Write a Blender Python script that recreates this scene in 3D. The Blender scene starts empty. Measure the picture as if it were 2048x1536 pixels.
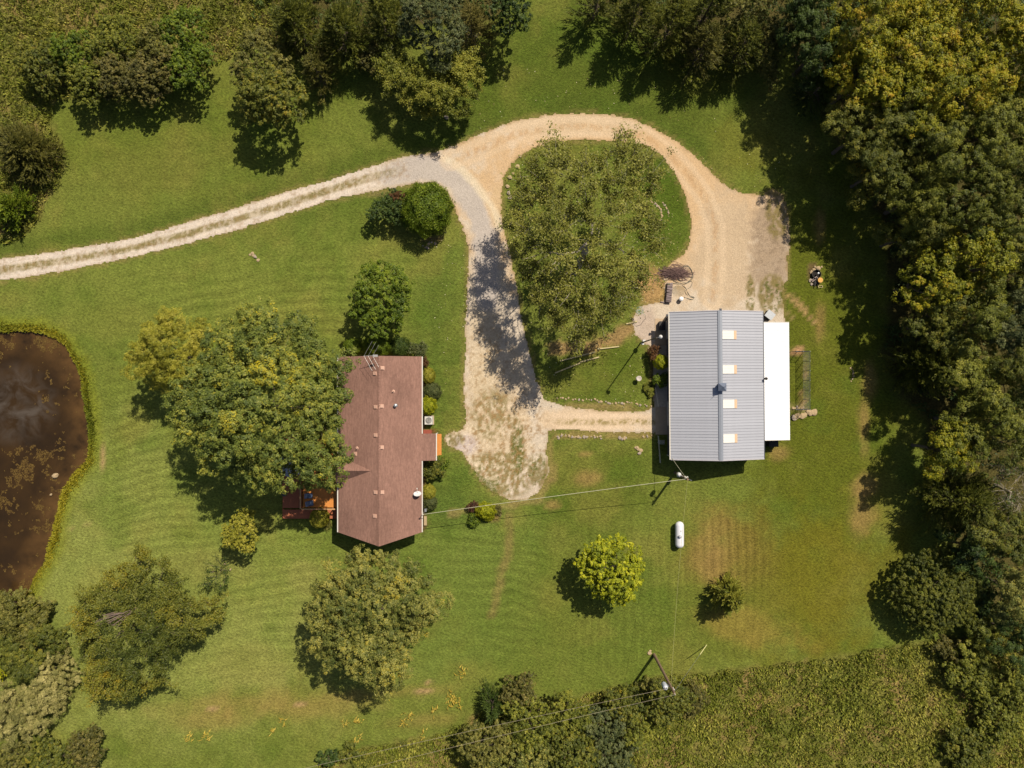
import bpy, math, random
import numpy as np
from mathutils import Vector, Matrix

# ------------------------------------------------------------------ camera, light, exposure
scn = bpy.context.scene
H, F = 76.5, 1400.0            # flying height (m), focal length in photo pixels (2048 wide)
cam_d = bpy.data.cameras.new("camera"); cam = bpy.data.objects.new("camera", cam_d)
scn.collection.objects.link(cam); scn.camera = cam
cam.location = (0, 0, H); cam.rotation_euler = (0, 0, 0)
cam_d.sensor_width = 36.0; cam_d.lens = 36.0*F/2048.0
cam_d.clip_start = 0.5; cam_d.clip_end = 6000

SUN_EL = math.radians(52.4); SUN_AZ = (0.573, 0.819)     # towards the sun, seen from above
world = bpy.data.worlds.new("World"); scn.world = world; world.use_nodes = True
wn = world.node_tree.nodes; wl = world.node_tree.links
sky = wn.new("ShaderNodeTexSky"); sky.sky_type = 'NISHITA'; sky.sun_disc = False
sky.sun_elevation = SUN_EL; sky.sun_rotation = math.atan2(SUN_AZ[0], SUN_AZ[1])
wl.new(sky.outputs[0], wn["Background"].inputs[0]); wn["Background"].inputs[1].default_value = 0.062
sky.air_density = 0.8; sky.dust_density = 2.0
sd = bpy.data.lights.new("sun", 'SUN'); sun = bpy.data.objects.new("sun", sd)
scn.collection.objects.link(sun)
sd.energy = 4.6; sd.angle = math.radians(0.55); sd.color = (1.0, 0.905, 0.76)
d = Vector((-SUN_AZ[0]*math.cos(SUN_EL), -SUN_AZ[1]*math.cos(SUN_EL), -math.sin(SUN_EL)))
sun.rotation_euler = d.to_track_quat('-Z', 'Y').to_euler()
sun.location = (40, 60, 90)
vs = scn.view_settings
vs.view_transform = 'Standard'; vs.look = 'None'; vs.gamma = 1.0; vs.exposure = 0.45
vs.use_curve_mapping = False
scn.cycles.max_bounces = 6; scn.cycles.diffuse_bounces = 2; scn.cycles.transmission_bounces = 4
scn.cycles.caustics_reflective = False; scn.cycles.caustics_refractive = False

# ------------------------------------------------------------------ helpers
rng = np.random.default_rng(7)
random.seed(7)
C = scn.collection

def P(px, py, h=0.0):
    """where a point seen at photo pixel (px,py) stands if it is h metres above the ground"""
    k = (H-h)/F
    return ((px-1024)*k, -(py-768)*k)

def S2L(c):
    c = np.asarray(c, float)/255.0
    return np.where(c <= 0.04045, c/12.92, ((c+0.055)/1.055)**2.4)

KL = 1.53
def alb(r, g, b, k=1.0):
    return tuple(np.clip(S2L((r, g, b))/KL*k, 0.002, 0.9))

def mesh_obj(name, V, Fc, mat, parent=None, smooth=False, loc=None):
    me = bpy.data.meshes.new(name)
    me.from_pydata([tuple(map(float, v)) for v in V], [], [tuple(f) for f in Fc])
    if mat: me.materials.append(mat)
    if smooth: me.polygons.foreach_set("use_smooth", [True]*len(me.polygons))
    o = bpy.data.objects.new(name, me); C.objects.link(o)
    if parent is not None: o.parent = parent
    if loc is not None: o.location = loc
    return o

def np_mesh(name, V, Q, mat, parent=None, smooth=False, attrs=None, colors=None):
    """fast mesh; Q is (n,3) or (n,4)"""
    me = bpy.data.meshes.new(name)
    V = np.ascontiguousarray(V, dtype=np.float32); Q = np.ascontiguousarray(Q, dtype=np.int32)
    n, k = Q.shape
    me.vertices.add(len(V)); me.vertices.foreach_set("co", V.ravel())
    me.loops.add(n*k); me.loops.foreach_set("vertex_index", Q.ravel())
    me.polygons.add(n); me.polygons.foreach_set("loop_start", np.arange(0, n*k, k, dtype=np.int32))
    if smooth: me.polygons.foreach_set("use_smooth", np.ones(n, dtype=bool))
    me.update(calc_edges=True)
    if mat: me.materials.append(mat)
    for nm, (dom, arr) in (attrs or {}).items():
        a = me.attributes.new(nm, 'FLOAT', dom); a.data.foreach_set("value", np.ascontiguousarray(arr, dtype=np.float32))
    for nm, (dom, arr) in (colors or {}).items():
        a = me.attributes.new(nm, 'FLOAT_COLOR', dom)
        rgba = np.ones((len(arr), 4), np.float32); rgba[:, :3] = arr
        a.data.foreach_set("color", rgba.ravel())
    o = bpy.data.objects.new(name, me); C.objects.link(o)
    if parent is not None: o.parent = parent
    return o

def tag(o, label=None, cat=None, group=None, kind=None):
    if label: o["label"] = label
    if cat: o["category"] = cat
    if group: o["group"] = group
    if kind: o["kind"] = kind
    return o

def thing(name, label, cat, loc=(0, 0, 0), rz=0.0, group=None):
    o = bpy.data.objects.new(name, None); C.objects.link(o)
    o.location = loc if len(loc) == 3 else (loc[0], loc[1], 0); o.rotation_euler = (0, 0, rz)
    o.empty_display_size = 0.3
    return tag(o, label, cat, group)

def dup(root, loc, rz, label, sc=None):
    r = root.copy(); C.objects.link(r); r.location = loc; r.rotation_euler = (0, 0, rz); r["label"] = label
    if sc is not None: r.scale = sc
    for ch in list(root.children):
        c = ch.copy(); C.objects.link(c); c.parent = r
        for g in ch.children:
            dd = g.copy(); C.objects.link(dd); dd.parent = c
    return r

class MB:
    def __init__(s): s.V = []; s.F = []
    def add(s, V, Fc):
        b = len(s.V); s.V += [tuple(v) for v in V]; s.F += [tuple(i+b for i in f) for f in Fc]; return s
    def box(s, c, size, rz=0.0, M=None):
        x, y, z = [q/2 for q in size]
        pts = [Vector((sx*x, sy*y, sz*z)) for sz in (-1, 1) for sy in (-1, 1) for sx in (-1, 1)]
        R = M if M is not None else Matrix.Rotation(rz, 3, 'Z')
        pts = [R @ p + Vector(c) for p in pts]
        return s.add(pts, [(0, 2, 3, 1), (4, 5, 7, 6), (0, 1, 5, 4), (2, 6, 7, 3), (0, 4, 6, 2), (1, 3, 7, 5)])
    def cyl(s, p0, p1, r0, r1=None, n=10, cap=True):
        r1 = r0 if r1 is None else r1
        p0 = Vector(p0); p1 = Vector(p1); a = (p1-p0).normalized()
        t = a.cross(Vector((0, 0, 1)) if abs(a.z) < 0.9 else Vector((1, 0, 0))).normalized(); b = a.cross(t)
        V = []
        for p, r in ((p0, r0), (p1, r1)):
            for i in range(n):
                an = 2*math.pi*i/n; V.append(p+(t*math.cos(an)+b*math.sin(an))*r)
        Fc = [(i, (i+1) % n, n+(i+1) % n, n+i) for i in range(n)]
        if cap: Fc += [tuple(range(n))[::-1], tuple(range(n, 2*n))]
        return s.add(V, Fc)
    def lathe(s, prof, c=(0, 0, 0), n=16):
        V = []; Fc = []
        for r, z in prof:
            for i in range(n):
                an = 2*math.pi*i/n; V.append((c[0]+r*math.cos(an), c[1]+r*math.sin(an), c[2]+z))
        for k in range(len(prof)-1):
            for i in range(n):
                Fc.append((k*n+i, k*n+(i+1) % n, (k+1)*n+(i+1) % n, (k+1)*n+i))
        return s.add(V, Fc)
    def tube(s, pts, r, n=6):
        pts = [Vector(p) for p in pts]
        V = []; m = len(pts)
        rr = r if isinstance(r, (list, tuple)) else [r]*m
        for i, p in enumerate(pts):
            a = (pts[min(i+1, m-1)]-pts[max(i-1, 0)]).normalized()
            t = a.cross(Vector((0.13, 0.2, 0.97))).normalized(); b = a.cross(t)
            for k in range(n):
                an = 2*math.pi*k/n; V.append(p+(t*math.cos(an)+b*math.sin(an))*rr[i])
        Fc = [(i*n+k, i*n+(k+1) % n, (i+1)*n+(k+1) % n, (i+1)*n+k) for i in range(m-1) for k in range(n)]
        Fc += [tuple(range(n))[::-1], tuple(range((m-1)*n, m*n))]
        return s.add(V, Fc)
    def build(s, name, mat, parent=None, smooth=False, loc=None):
        return mesh_obj(name, s.V, s.F, mat, parent, smooth, loc)

# ------------------------------------------------------------------ noise
def _h(ix, iy, s):
    n = (ix.astype(np.int64)*374761393 + iy.astype(np.int64)*668265263 + s*144665) & 0xffffffff
    n = ((n ^ (n >> 13))*1274126177) & 0xffffffff
    n = (n ^ (n >> 16)) & 0xffffff
    return n/float(0xffffff)
def vnoise(x, y, s=0):
    x = np.asarray(x, float); y = np.asarray(y, float)
    ix = np.floor(x); iy = np.floor(y); fx = x-ix; fy = y-iy
    fx = fx*fx*(3-2*fx); fy = fy*fy*(3-2*fy)
    ix = ix.astype(np.int64); iy = iy.astype(np.int64)
    a = _h(ix, iy, s); b = _h(ix+1, iy, s); c = _h(ix, iy+1, s); dd = _h(ix+1, iy+1, s)
    return (a*(1-fx)+b*fx)*(1-fy)+(c*(1-fx)+dd*fx)*fy
def fbm(x, y, s=0, o=4):
    v = 0; a = 0.5; t = 0
    for i in range(o):
        v = v+a*vnoise(x*2**i, y*2**i, s+i*17); t += a; a *= 0.55
    return v/t
def sdf_poly(X, Y, poly):
    """signed distance, positive inside; all in pixels"""
    poly = np.asarray(poly, float); n = len(poly)
    d2 = np.full(X.shape, 1e18); ins = np.zeros(X.shape, bool)
    for i in range(n):
        ax, ay = poly[i]; bx, by = poly[(i+1) % n]
        ex, ey = bx-ax, by-ay; wx, wy = X-ax, Y-ay
        t = np.clip((wx*ex+wy*ey)/(ex*ex+ey*ey+1e-9), 0, 1)
        d2 = np.minimum(d2, (wx-t*ex)**2+(wy-t*ey)**2)
        c = ((ay > Y) != (by > Y)) & (X < (bx-ax)*(Y-ay)/(by-ay+1e-12)+ax)
        ins ^= c
    return np.where(ins, 1, -1)*np.sqrt(d2)
def dist_line(X, Y, pl):
    d2 = np.full(X.shape, 1e18)
    for (ax, ay), (bx, by) in zip(pl[:-1], pl[1:]):
        ex, ey = bx-ax, by-ay
        t = np.clip(((X-ax)*ex+(Y-ay)*ey)/(ex*ex+ey*ey+1e-9), 0, 1)
        d2 = np.minimum(d2, (X-ax-t*ex)**2+(Y-ay-t*ey)**2)
    return np.sqrt(d2)
def sstep(a, b, x):
    t = np.clip((x-a)/(b-a), 0, 1); return t*t*(3-2*t)

# ------------------------------------------------------------------ materials
MATS = {}
def nodes(mat):
    mat.use_nodes = True; nt = mat.node_tree
    return nt, nt.nodes, nt.links, nt.nodes["Principled BSDF"]
def simple(name, col, rough=0.7, metal=0.0, var=0.12, scale=6.0, bump=0.0, bscale=30.0, spec=0.4):
    if name in MATS: return MATS[name]
    m = bpy.data.materials.new(name); nt, n, l, b = nodes(m)
    tc = n.new("ShaderNodeTexCoord")
    no = n.new("ShaderNodeTexNoise"); no.inputs["Scale"].default_value = scale; no.inputs["Detail"].default_value = 5
    l.new(tc.outputs["Object"], no.inputs["Vector"])
    mr = n.new("ShaderNodeMapRange"); mr.inputs[3].default_value = 1-var*1.5; mr.inputs[4].default_value = 1+var*1.5
    l.new(no.outputs["Fac"], mr.inputs[0])
    mx = n.new("ShaderNodeVectorMath"); mx.operation = 'SCALE'; mx.inputs[0].default_value = col
    l.new(mr.outputs[0], mx.inputs["Scale"]); l.new(mx.outputs[0], b.inputs["Base Color"])
    b.inputs["Roughness"].default_value = rough; b.inputs["Metallic"].default_value = metal
    b.inputs["Specular IOR Level"].default_value = spec
    if bump:
        nb = n.new("ShaderNodeTexNoise"); nb.inputs["Scale"].default_value = bscale; nb.inputs["Detail"].default_value = 4
        l.new(tc.outputs["Object"], nb.inputs["Vector"])
        bp = n.new("ShaderNodeBump"); bp.inputs["Strength"].default_value = bump; bp.inputs["Distance"].default_value = 0.02
        l.new(nb.outputs["Fac"], bp.inputs["Height"]); l.new(bp.outputs[0], b.inputs["Normal"])
    MATS[name] = m; return m

def shingle_mat():
    m = simple("shingle", alb(154, 118, 104), .95, var=.14, scale=7, bump=.5, bscale=18, spec=.15)
    nt, n, l, b = nodes(m); tc = n.new("ShaderNodeTexCoord"); src = b.inputs["Base Color"].links[0].from_socket
    def lay(sc, stretch, a0, a1, lo, hi, src):
        mp = n.new("ShaderNodeMapping"); mp.inputs["Scale"].default_value = stretch; l.new(tc.outputs["Object"], mp.inputs[0])
        q = n.new("ShaderNodeTexNoise"); q.inputs["Scale"].default_value = sc; q.inputs["Detail"].default_value = 4; l.new(mp.outputs[0], q.inputs[0])
        k = n.new("ShaderNodeMapRange"); k.inputs[1].default_value = a0; k.inputs[2].default_value = a1; k.inputs[3].default_value = lo; k.inputs[4].default_value = hi
        l.new(q.outputs["Fac"], k.inputs[0]); s_ = n.new("ShaderNodeVectorMath"); s_.operation = 'SCALE'; l.new(src, s_.inputs[0]); l.new(k.outputs[0], s_.inputs["Scale"]); return s_.outputs[0]
    o = lay(1.0, (7.0, 1.2, 1), .35, .65, .88, 1.10, src); o = lay(.35, (1, .6, 1), .42, .7, 1.05, .82, o); o = lay(9.0, (1, .35, 1), .35, .65, .9, 1.1, o)
    l.new(o, b.inputs["Base Color"]); return m

def leafmat(name, cols, transl=0.30, rough=0.55, spec=0.25):
    """cols: list of (pos, colour) over the per-leaf tint"""
    if name in MATS: return MATS[name]
    m = bpy.data.materials.new(name); nt, n, l, b = nodes(m)
    at = n.new("ShaderNodeAttribute"); at.attribute_name = "tint"
    cr = n.new("ShaderNodeValToRGB"); e = cr.color_ramp.elements
    e[0].position = cols[0][0]; e[0].color = (*cols[0][1], 1)
    e[1].position = cols[-1][0]; e[1].color = (*cols[-1][1], 1)
    for p, c in cols[1:-1]:
        q = e.new(p); q.color = (*c, 1)
    l.new(at.outputs["Fac"], cr.inputs[0]); l.new(cr.outputs[0], b.inputs["Base Color"])
    b.inputs["Roughness"].default_value = rough; b.inputs["Specular IOR Level"].default_value = spec
    tr = n.new("ShaderNodeBsdfTranslucent"); l.new(cr.outputs[0], tr.inputs[0])
    mx = n.new("ShaderNodeMixShader"); mx.inputs[0].default_value = transl
    out = n["Material Output"]
    l.new(b.outputs[0], mx.inputs[1]); l.new(tr.outputs[0], mx.inputs[2]); l.new(mx.outputs[0], out.inputs[0])
    MATS[name] = m; return m

def ramp3(a, b, c, hi=None, k=1.75, kh=1.35):
    q = lambda v, kk=k: tuple(np.array(alb(*v))*kk*np.array([1.02, 1.0, .68]))
    r = [(0.0, q(a)), (0.4, q(b)), (0.8, q(c))]
    if hi: r = [(0.0, q(a)), (0.35, q(b)), (0.68, q(c)), (0.82, q(hi[0], kh)), (1.0, q(hi[1], kh))]
    return r
L_MAPLE = leafmat("leaf_maple", ramp3((74, 88, 48), (104, 115, 54), (142, 144, 76), ((164, 156, 50), (196, 180, 48)), k=1.6, kh=1.35))
L_GREY = leafmat("leaf_greygreen", ramp3((76, 86, 44), (112, 115, 62), (152, 148, 88), ((160, 150, 62), (176, 158, 60)), k=1.6))
L_LIME = leafmat("leaf_lime", ramp3((98, 110, 24), (144, 152, 34), (192, 190, 52), k=1.5))
L_BRIGHT = leafmat("leaf_bright", ramp3((58, 76, 22), (92, 112, 32), (132, 144, 50), k=1.5))
L_CEDAR = leafmat("leaf_cedar", ramp3((44, 54, 20), (72, 80, 30), (112, 114, 48), k=1.6))
L_CEDARG = leafmat("leaf_cedar_brown", ramp3((50, 56, 26), (78, 80, 38), (116, 112, 60), k=1.6))
L_YELLOW = leafmat("leaf_locust", ramp3((76, 84, 22), (114, 118, 32), (148, 142, 38), ((164, 144, 40), (178, 146, 42))))
L_OAK = leafmat("leaf_oak", ramp3((64, 72, 28), (100, 106, 42), (138, 136, 62), k=1.8))
L_OLIVE = leafmat("leaf_olive", ramp3((74, 78, 38), (104, 104, 54), (140, 134, 80), k=1.6))
L_DARK = leafmat("leaf_dark", ramp3((36, 52, 24), (58, 76, 34), (88, 102, 52)))
L_BLUE = leafmat("leaf_bluegreen", ramp3((54, 66, 44), (84, 92, 62), (116, 120, 86), k=1.6))
L_YG = leafmat("leaf_cypress", ramp3((102, 104, 34), (136, 134, 52), (166, 158, 76)))
L_COTTON = leafmat("leaf_cottonwood", ramp3((80, 86, 36), (114, 116, 54), (150, 148, 84), k=1.6))
L_OCHRE = leafmat("leaf_ochre", ramp3((66, 76, 34), (94, 100, 44), (124, 124, 56), ((142, 134, 50), (164, 146, 50)), k=1.55, kh=1.2))
L_WILLOW = leafmat("leaf_willow", ramp3((96, 96, 60), (124, 120, 82), (156, 148, 112), k=2.1))
L_RED = leafmat("leaf_red", ramp3((78, 52, 34), (106, 72, 48), (134, 98, 66), k=1.2))
L_PURPLE = leafmat("leaf_purple", ramp3((72, 48, 44), (96, 62, 54), (120, 86, 66), k=1.1))
L_BROWN = leafmat("leaf_brownish", ramp3((64, 66, 34), (94, 92, 50), (132, 122, 76), k=1.55))
L_WEED = leafmat("leaf_weed", ramp3((78, 88, 34), (108, 114, 48), (146, 140, 78), k=1.95), transl=0.2)
L_GRASS = leafmat("leaf_grass", ramp3((80, 88, 32), (104, 108, 42), (132, 130, 58)), transl=0.2)
L_REED = leafmat("leaf_reed", ramp3((86, 98, 30), (118, 124, 36), (164, 154, 50), k=1.25), transl=0.2)
BARK = simple("bark", alb(118, 104, 88), 0.9, var=0.3, scale=8, bump=0.6)
BARKP = simple("bark_pale", alb(184, 172, 152), 0.85, var=0.25, scale=8, bump=0.4)
DEADW = simple("dead_wood", alb(150, 128, 116), 0.85, var=0.25, scale=5)

# ------------------------------------------------------------------ the ground
DRIVE_OUT = [(-120, 528), (-40, 521), (0, 516), (60, 509), (120, 500), (250, 478), (320, 460), (380, 441), (440, 424), (500, 405),
    (560, 386), (600, 374), (650, 362), (700, 345), (760, 326), (810, 311), (870, 303), (900, 293), (960, 266), (1030, 240), (1095, 229),
    (1160, 225), (1215, 227), (1260, 235), (1305, 252), (1360, 285), (1400, 320), (1440, 360), (1480, 384), (1520, 390), (1545, 376),
    (1566, 386), (1578, 430), (1582, 480), (1575, 520), (1577, 555), (1565, 590), (1572, 640), (1560, 700), (1340, 700), (1340, 867),
    (1300, 866), (1200, 866), (1140, 860), (1098, 862), (1094, 900), (1100, 945), (1078, 985), (1050, 1002), (1020, 1002), (985, 985),
    (960, 965), (938, 930), (925, 905), (893, 892), (886, 872), (905, 862), (924, 858), (930, 840), (926, 780), (929, 700),
    (930, 640), (934, 560), (936, 500), (930, 470), (912, 430), (895, 385), (870, 366), (830, 368), (770, 380), (700, 394),
    (650, 405), (600, 421), (540, 441), (480, 460), (430, 473), (380, 487), (320, 502), (250, 519), (180, 533), (120, 545), (60, 555), (0, 563), (-120, 578)]
DRIVE_HOLE = [(1018, 490), (1005, 440), (1003, 390), (1011, 350), (1032, 320), (1068, 297), (1110, 285), (1170, 281), (1240, 284),
    (1288, 291), (1325, 315), (1350, 350), (1370, 395), (1381, 440), (1378, 482), (1366, 508), (1345, 522), (1325, 545), (1330, 600),
    (1300, 606), (1276, 612), (1264, 640), (1268, 668), (1290, 690), (1304, 700), (1306, 812), (1290, 822), (1200, 820), (1130, 811),
    (1090, 797), (1074, 760), (1060, 700), (1046, 640), (1032, 560)]
POND = [(-160, 658), (0, 662), (40, 659), (80, 664), (108, 674), (131, 694), (150, 726), (165, 770), (175, 828), (178, 880),
    (172, 922), (150, 947), (130, 977), (112, 1031), (108, 1071), (88, 1122), (64, 1167), (40, 1217), (20, 1252), (-160, 1296)]
def ax(a, b, st, far, grow):
    mid = np.arange(a, b+st*0.5, st); out = [mid[-1]]; s = st
    while out[-1] < far: s *= grow; out.append(out[-1]+s)
    lo = [mid[0]]; s = st
    while lo[-1] > -far: s *= grow; lo.append(lo[-1]-s)
    return np.concatenate([np.array(lo[1:])[::-1], mid, np.array(out[1:])])
gx = ax(-62, 62, 0.48, 2500, 1.35); gy = ax(-47, 47, 0.48, 2500, 1.35)
GX, GY = np.meshgrid(gx, gy); K0 = H/F
PX = GX/K0+1024; PY = 768-GY/K0
nz = fbm(GX*0.35, GY*0.35, 3)
nz2 = fbm(GX*0.09, GY*0.09, 9)
nz3 = fbm(GX*1.1, GY*1.1, 21)
def lerp(A, B, t): return A*(1-t[..., None])+np.asarray(B)*t[..., None]
col = np.zeros(GX.shape+(3,)); col[:] = alb(117, 126, 53)
def blob(px, py, rx, ry, c, st=1.0, rot=0.0, soft=0.6, nsc=0.5):
    global col
    a = math.radians(rot); dx = PX-px; dy = PY-py
    u = (dx*math.cos(a)+dy*math.sin(a))/rx; v = (-dx*math.sin(a)+dy*math.cos(a))/ry
    r = np.sqrt(u*u+v*v)+(nz-0.5)*nsc*2+(nz3-.5)*nsc
    col = lerp(col, alb(*c), st*(1-sstep(1-soft, 1+soft*0.4, r)))
# broad lawn tones
blob(500, 560, 560, 150, (124, 133, 58), 0.85)
blob(300, 1180, 560, 330, (141, 147, 74), 0.95)
blob(640, 1050, 420, 180, (122, 134, 58), 0.75)
blob(900, 1130, 240, 240, (110, 126, 54), 0.75)
blob(330, 250, 330, 150, (106, 117, 42), 0.75)
blob(1150, 150, 420, 200, (86, 101, 33), 0.85)
blob(1650, 800, 200, 620, (96, 102, 26), 0.85)
blob(1560, 1180, 300, 160, (122, 113, 38), 0.6)
blob(1250, 1230, 280, 160, (102, 116, 44), 0.75)
blob(1200, 980, 130, 110, (88, 102, 32), 0.7)
blob(1190, 740, 120, 80, (92, 106, 34), 0.85)
blob(1320, 420, 70, 110, (78, 98, 26), 0.85)
blob(870, 700, 60, 230, (88, 108, 40), 0.7)
blob(890, 1000, 70, 70, (84, 104, 40), 0.7)
blob(560, 430, 300, 60, (98, 114, 44), 0.5, -15)
blob(1520, 700, 60, 200, (86, 98, 30), 0.5)
# darker along the road
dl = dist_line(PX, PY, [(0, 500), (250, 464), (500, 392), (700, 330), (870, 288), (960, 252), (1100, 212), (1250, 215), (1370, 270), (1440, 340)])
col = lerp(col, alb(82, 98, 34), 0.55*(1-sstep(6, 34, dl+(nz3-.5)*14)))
# random dry and lush mottling
t = sstep(0.5, 0.75, fbm(GX*0.22, GY*0.22, 55, 5)); col = lerp(col, alb(148, 138, 68), 0.34*t)
t = sstep(0.52, 0.75, fbm(GX*0.3+40, GY*0.3, 77, 5)); col = lerp(col, alb(88, 110, 36), 0.42*t)
blob(650, 1240, 60, 120, (150, 148, 78), .55, 10); blob(490, 1330, 90, 50, (152, 146, 78), .5); blob(600, 1160, 40, 40, (156, 150, 82), .5); blob(200, 1180, 60, 60, (150, 148, 76), .5)
blob(330, 330, 200, 60, (124, 124, 56), .5, -12); blob(560, 640, 140, 40, (134, 134, 62), .4); blob(230, 640, 120, 40, (126, 128, 56), .4); blob(420, 1130, 120, 40, (146, 142, 76), .45)
blob(1400, 150, 120, 40, (112, 110, 42), .5); blob(1480, 290, 60, 60, (122, 118, 46), .5); blob(1130, 1180, 60, 120, (118, 122, 50), .5); blob(1640, 1130, 90, 140, (116, 112, 30), .5)
# dry and worn patches
blob(1440, 1100, 78, 95, (150, 124, 68), 0.78, 8, 0.8)
blob(1425, 1110, 28, 60, (156, 128, 76), 0.5, 0, 0.8)
blob(1510, 1090, 50, 90, (122, 108, 46), 0.6)
blob(1500, 1255, 120, 42, (150, 130, 62), 0.7, 18)
for b in ((1728, 850, 13, 70), (1730, 970, 24, 26), (1722, 1035, 30, 45), (1640, 648, 12, 38), (1740, 760, 14, 45), (1560, 905, 25, 18),
          (1176, 955, 30, 16), (1104, 1010, 16, 10), (1172, 908, 18, 8), (1640, 450, 11, 40)):
    blob(*b, (168, 136, 84), 0.62, 0, 0.7)
# the worn strip across the lawn
ds = dist_line(PX, PY, [(1018, 1030), (1020, 1070), (1015, 1110), (1002, 1150), (995, 1190), (985, 1225)])
col = lerp(col, alb(146, 124, 76), 0.6*(1-sstep(3, 13, ds+(nz3-.5)*14)))
for b in ((480, 1405, 210, 26), (620, 1415, 180, 24), (420, 1440, 90, 24), (780, 1385, 130, 14), (860, 1440, 100, 22)):
    blob(*b, (158, 134, 74), 0.5, -4, 0.8)
for b in ((845, 1382, 22, 5), (600, 1407, 16, 6), (855, 1362, 10, 4), (425, 1418, 12, 7), (140, 1054, 7, 5), (175, 1046, 5, 7), (201, 862, 4, 7),
          (201, 780, 3, 22), (270, 1080, 10, 3), (205, 915, 3, 30)):
    blob(*b, (196, 158, 116), 0.7, 0, 0.6, 0.3)
# mowing stripes
mk = sstep(0, 60, sdf_poly(PX, PY, [(250, 470), (930, 470), (930, 1050), (560, 1130), (200, 1160), (180, 700)]))
mk2 = sstep(0, 40, sdf_poly(PX, PY, [(930, 1010), (1100, 1010), (1120, 1330), (300, 1380), (280, 1200), (560, 1100)]))
mk3 = sstep(0, 40, sdf_poly(PX, PY, [(1130, 1010), (1560, 1010), (1560, 1330), (1130, 1360)]))
mk0 = sstep(0, 50, sdf_poly(PX, PY, [(110, 220), (430, 150), (640, 260), (820, 290), (560, 370), (100, 470)]))
ampA = .12*(np.maximum(np.maximum(mk, mk2), .5*mk0))*(.35+.9*sstep(.3, .65, fbm(GX*.12, GY*.12, 45)))
phA = (PY+.10*PX-.00022*(PX-600)**2+nz2*70)/3.5
ampB = .08*mk3*(.4+.8*sstep(.3, .65, fbm(GX*.12+9, GY*.12, 46)))+.055*(1-sstep(.5, 1.1, np.hypot((PX-1480)/80, (PY-1100)/100)))
phB = (PX+nz2*34)/2.7
# unmown rough ground: top left, bottom right, under the woods
ROUGH = [[(-300, -300), (640, -300), (620, 60), (520, 95), (470, 108), (430, 130), (300, 190), (180, 200), (110, 200), (100, 240), (130, 300), (120, 370),
          (90, 400), (85, 440), (40, 480), (-300, 500)],
         [(960, 1430), (1000, 1400), (1150, 1395), (1250, 1370), (1340, 1350), (1500, 1335), (1700, 1310), (1850, 1282), (1950, 1270), (2400, 1200), (2400, 1900),
          (560, 1900), (640, 1515), (760, 1490), (880, 1470)]]
sr = np.maximum(sdf_poly(PX, PY, ROUGH[0]), sdf_poly(PX, PY, ROUGH[1]))
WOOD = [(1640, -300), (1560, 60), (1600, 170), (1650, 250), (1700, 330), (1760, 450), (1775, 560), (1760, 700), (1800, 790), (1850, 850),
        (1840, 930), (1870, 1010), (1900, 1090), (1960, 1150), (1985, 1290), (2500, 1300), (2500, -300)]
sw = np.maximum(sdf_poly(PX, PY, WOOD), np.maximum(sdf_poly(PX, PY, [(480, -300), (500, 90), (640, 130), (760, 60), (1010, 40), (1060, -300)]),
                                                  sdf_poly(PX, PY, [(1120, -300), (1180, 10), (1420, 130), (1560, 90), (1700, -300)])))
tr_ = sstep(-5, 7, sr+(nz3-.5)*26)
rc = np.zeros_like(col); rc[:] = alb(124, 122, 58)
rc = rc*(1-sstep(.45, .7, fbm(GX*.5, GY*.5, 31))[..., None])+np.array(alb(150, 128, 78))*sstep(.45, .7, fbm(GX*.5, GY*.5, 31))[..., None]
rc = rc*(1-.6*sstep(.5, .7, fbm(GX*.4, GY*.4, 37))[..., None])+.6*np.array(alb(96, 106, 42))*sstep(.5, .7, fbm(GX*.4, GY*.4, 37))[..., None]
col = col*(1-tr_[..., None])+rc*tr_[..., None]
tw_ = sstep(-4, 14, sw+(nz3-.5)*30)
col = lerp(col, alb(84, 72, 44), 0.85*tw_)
far = sstep(60, 95, np.maximum(np.abs(GX), np.abs(GY)*1.3))
col = lerp(col, alb(104, 100, 48), far*0.7)
# bare strips and beds
def line(pl, w, c, st=0.8, n=12):
    global col
    dd = dist_line(PX, PY, pl)
    col = lerp(col, alb(*c), st*(1-sstep(w*0.5, w, dd+(nz3-.5)*n)))
line([(1110, 700), (1200, 690), (1262, 660), (1275, 640)], 16, (176, 140, 96), 0.8, 26)
line([(1300, 560), (1320, 600), (1345, 620)], 36, (196, 152, 106), 0.8, 30)
line([(1120, 806), (1200, 812), (1300, 818)], 5, (176, 146, 100), 0.6)
line([(1110, 872), (1200, 868), (1300, 872)], 8, (170, 140, 92), 0.6)
line([(1100, 960), (1080, 1000), (1000, 1012), (900, 1025)], 7, (176, 146, 98), 0.45, 16)
line([(1100, 885), (1106, 960)], 8, (170, 138, 92), 0.4, 16)
line([(1570, 585), (1600, 610), (1630, 648)], 5, (186, 150, 104), 0.75, 8)
line([(1565, 610), (1585, 636)], 3, (170, 146, 98), 0.6, 6)
line([(1580, 705), (1604, 700)], 8, (196, 150, 112), 0.9, 10)
line([(1608, 716), (1606, 810)], 5, (190, 152, 106), 0.7, 10)
line([(1580, 815), (1612, 816)], 6, (196, 170, 130), 0.6, 10)
line([(845, 745), (849, 1060)], 7, (112, 74, 56), 0.8, 6)
line([(852, 862), (868, 864)], 6, (130, 70, 56), 0.9, 4)
line([(1304, 640), (1304, 700)], 10, (176, 150, 128), 0.8, 6)
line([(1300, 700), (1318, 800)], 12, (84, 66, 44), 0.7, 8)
line([(850, 478), (880, 480)], 8, (160, 120, 92), 0.6, 10)
line([(740, 385), (765, 388)], 5, (140, 120, 84), 0.6, 10)
line([(948, 1020), (990, 1030)], 16, (140, 98, 70), 0.6, 8)
line([(1625, 535), (1632, 565)], 12, (120, 92, 70), 0.8, 8)
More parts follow.
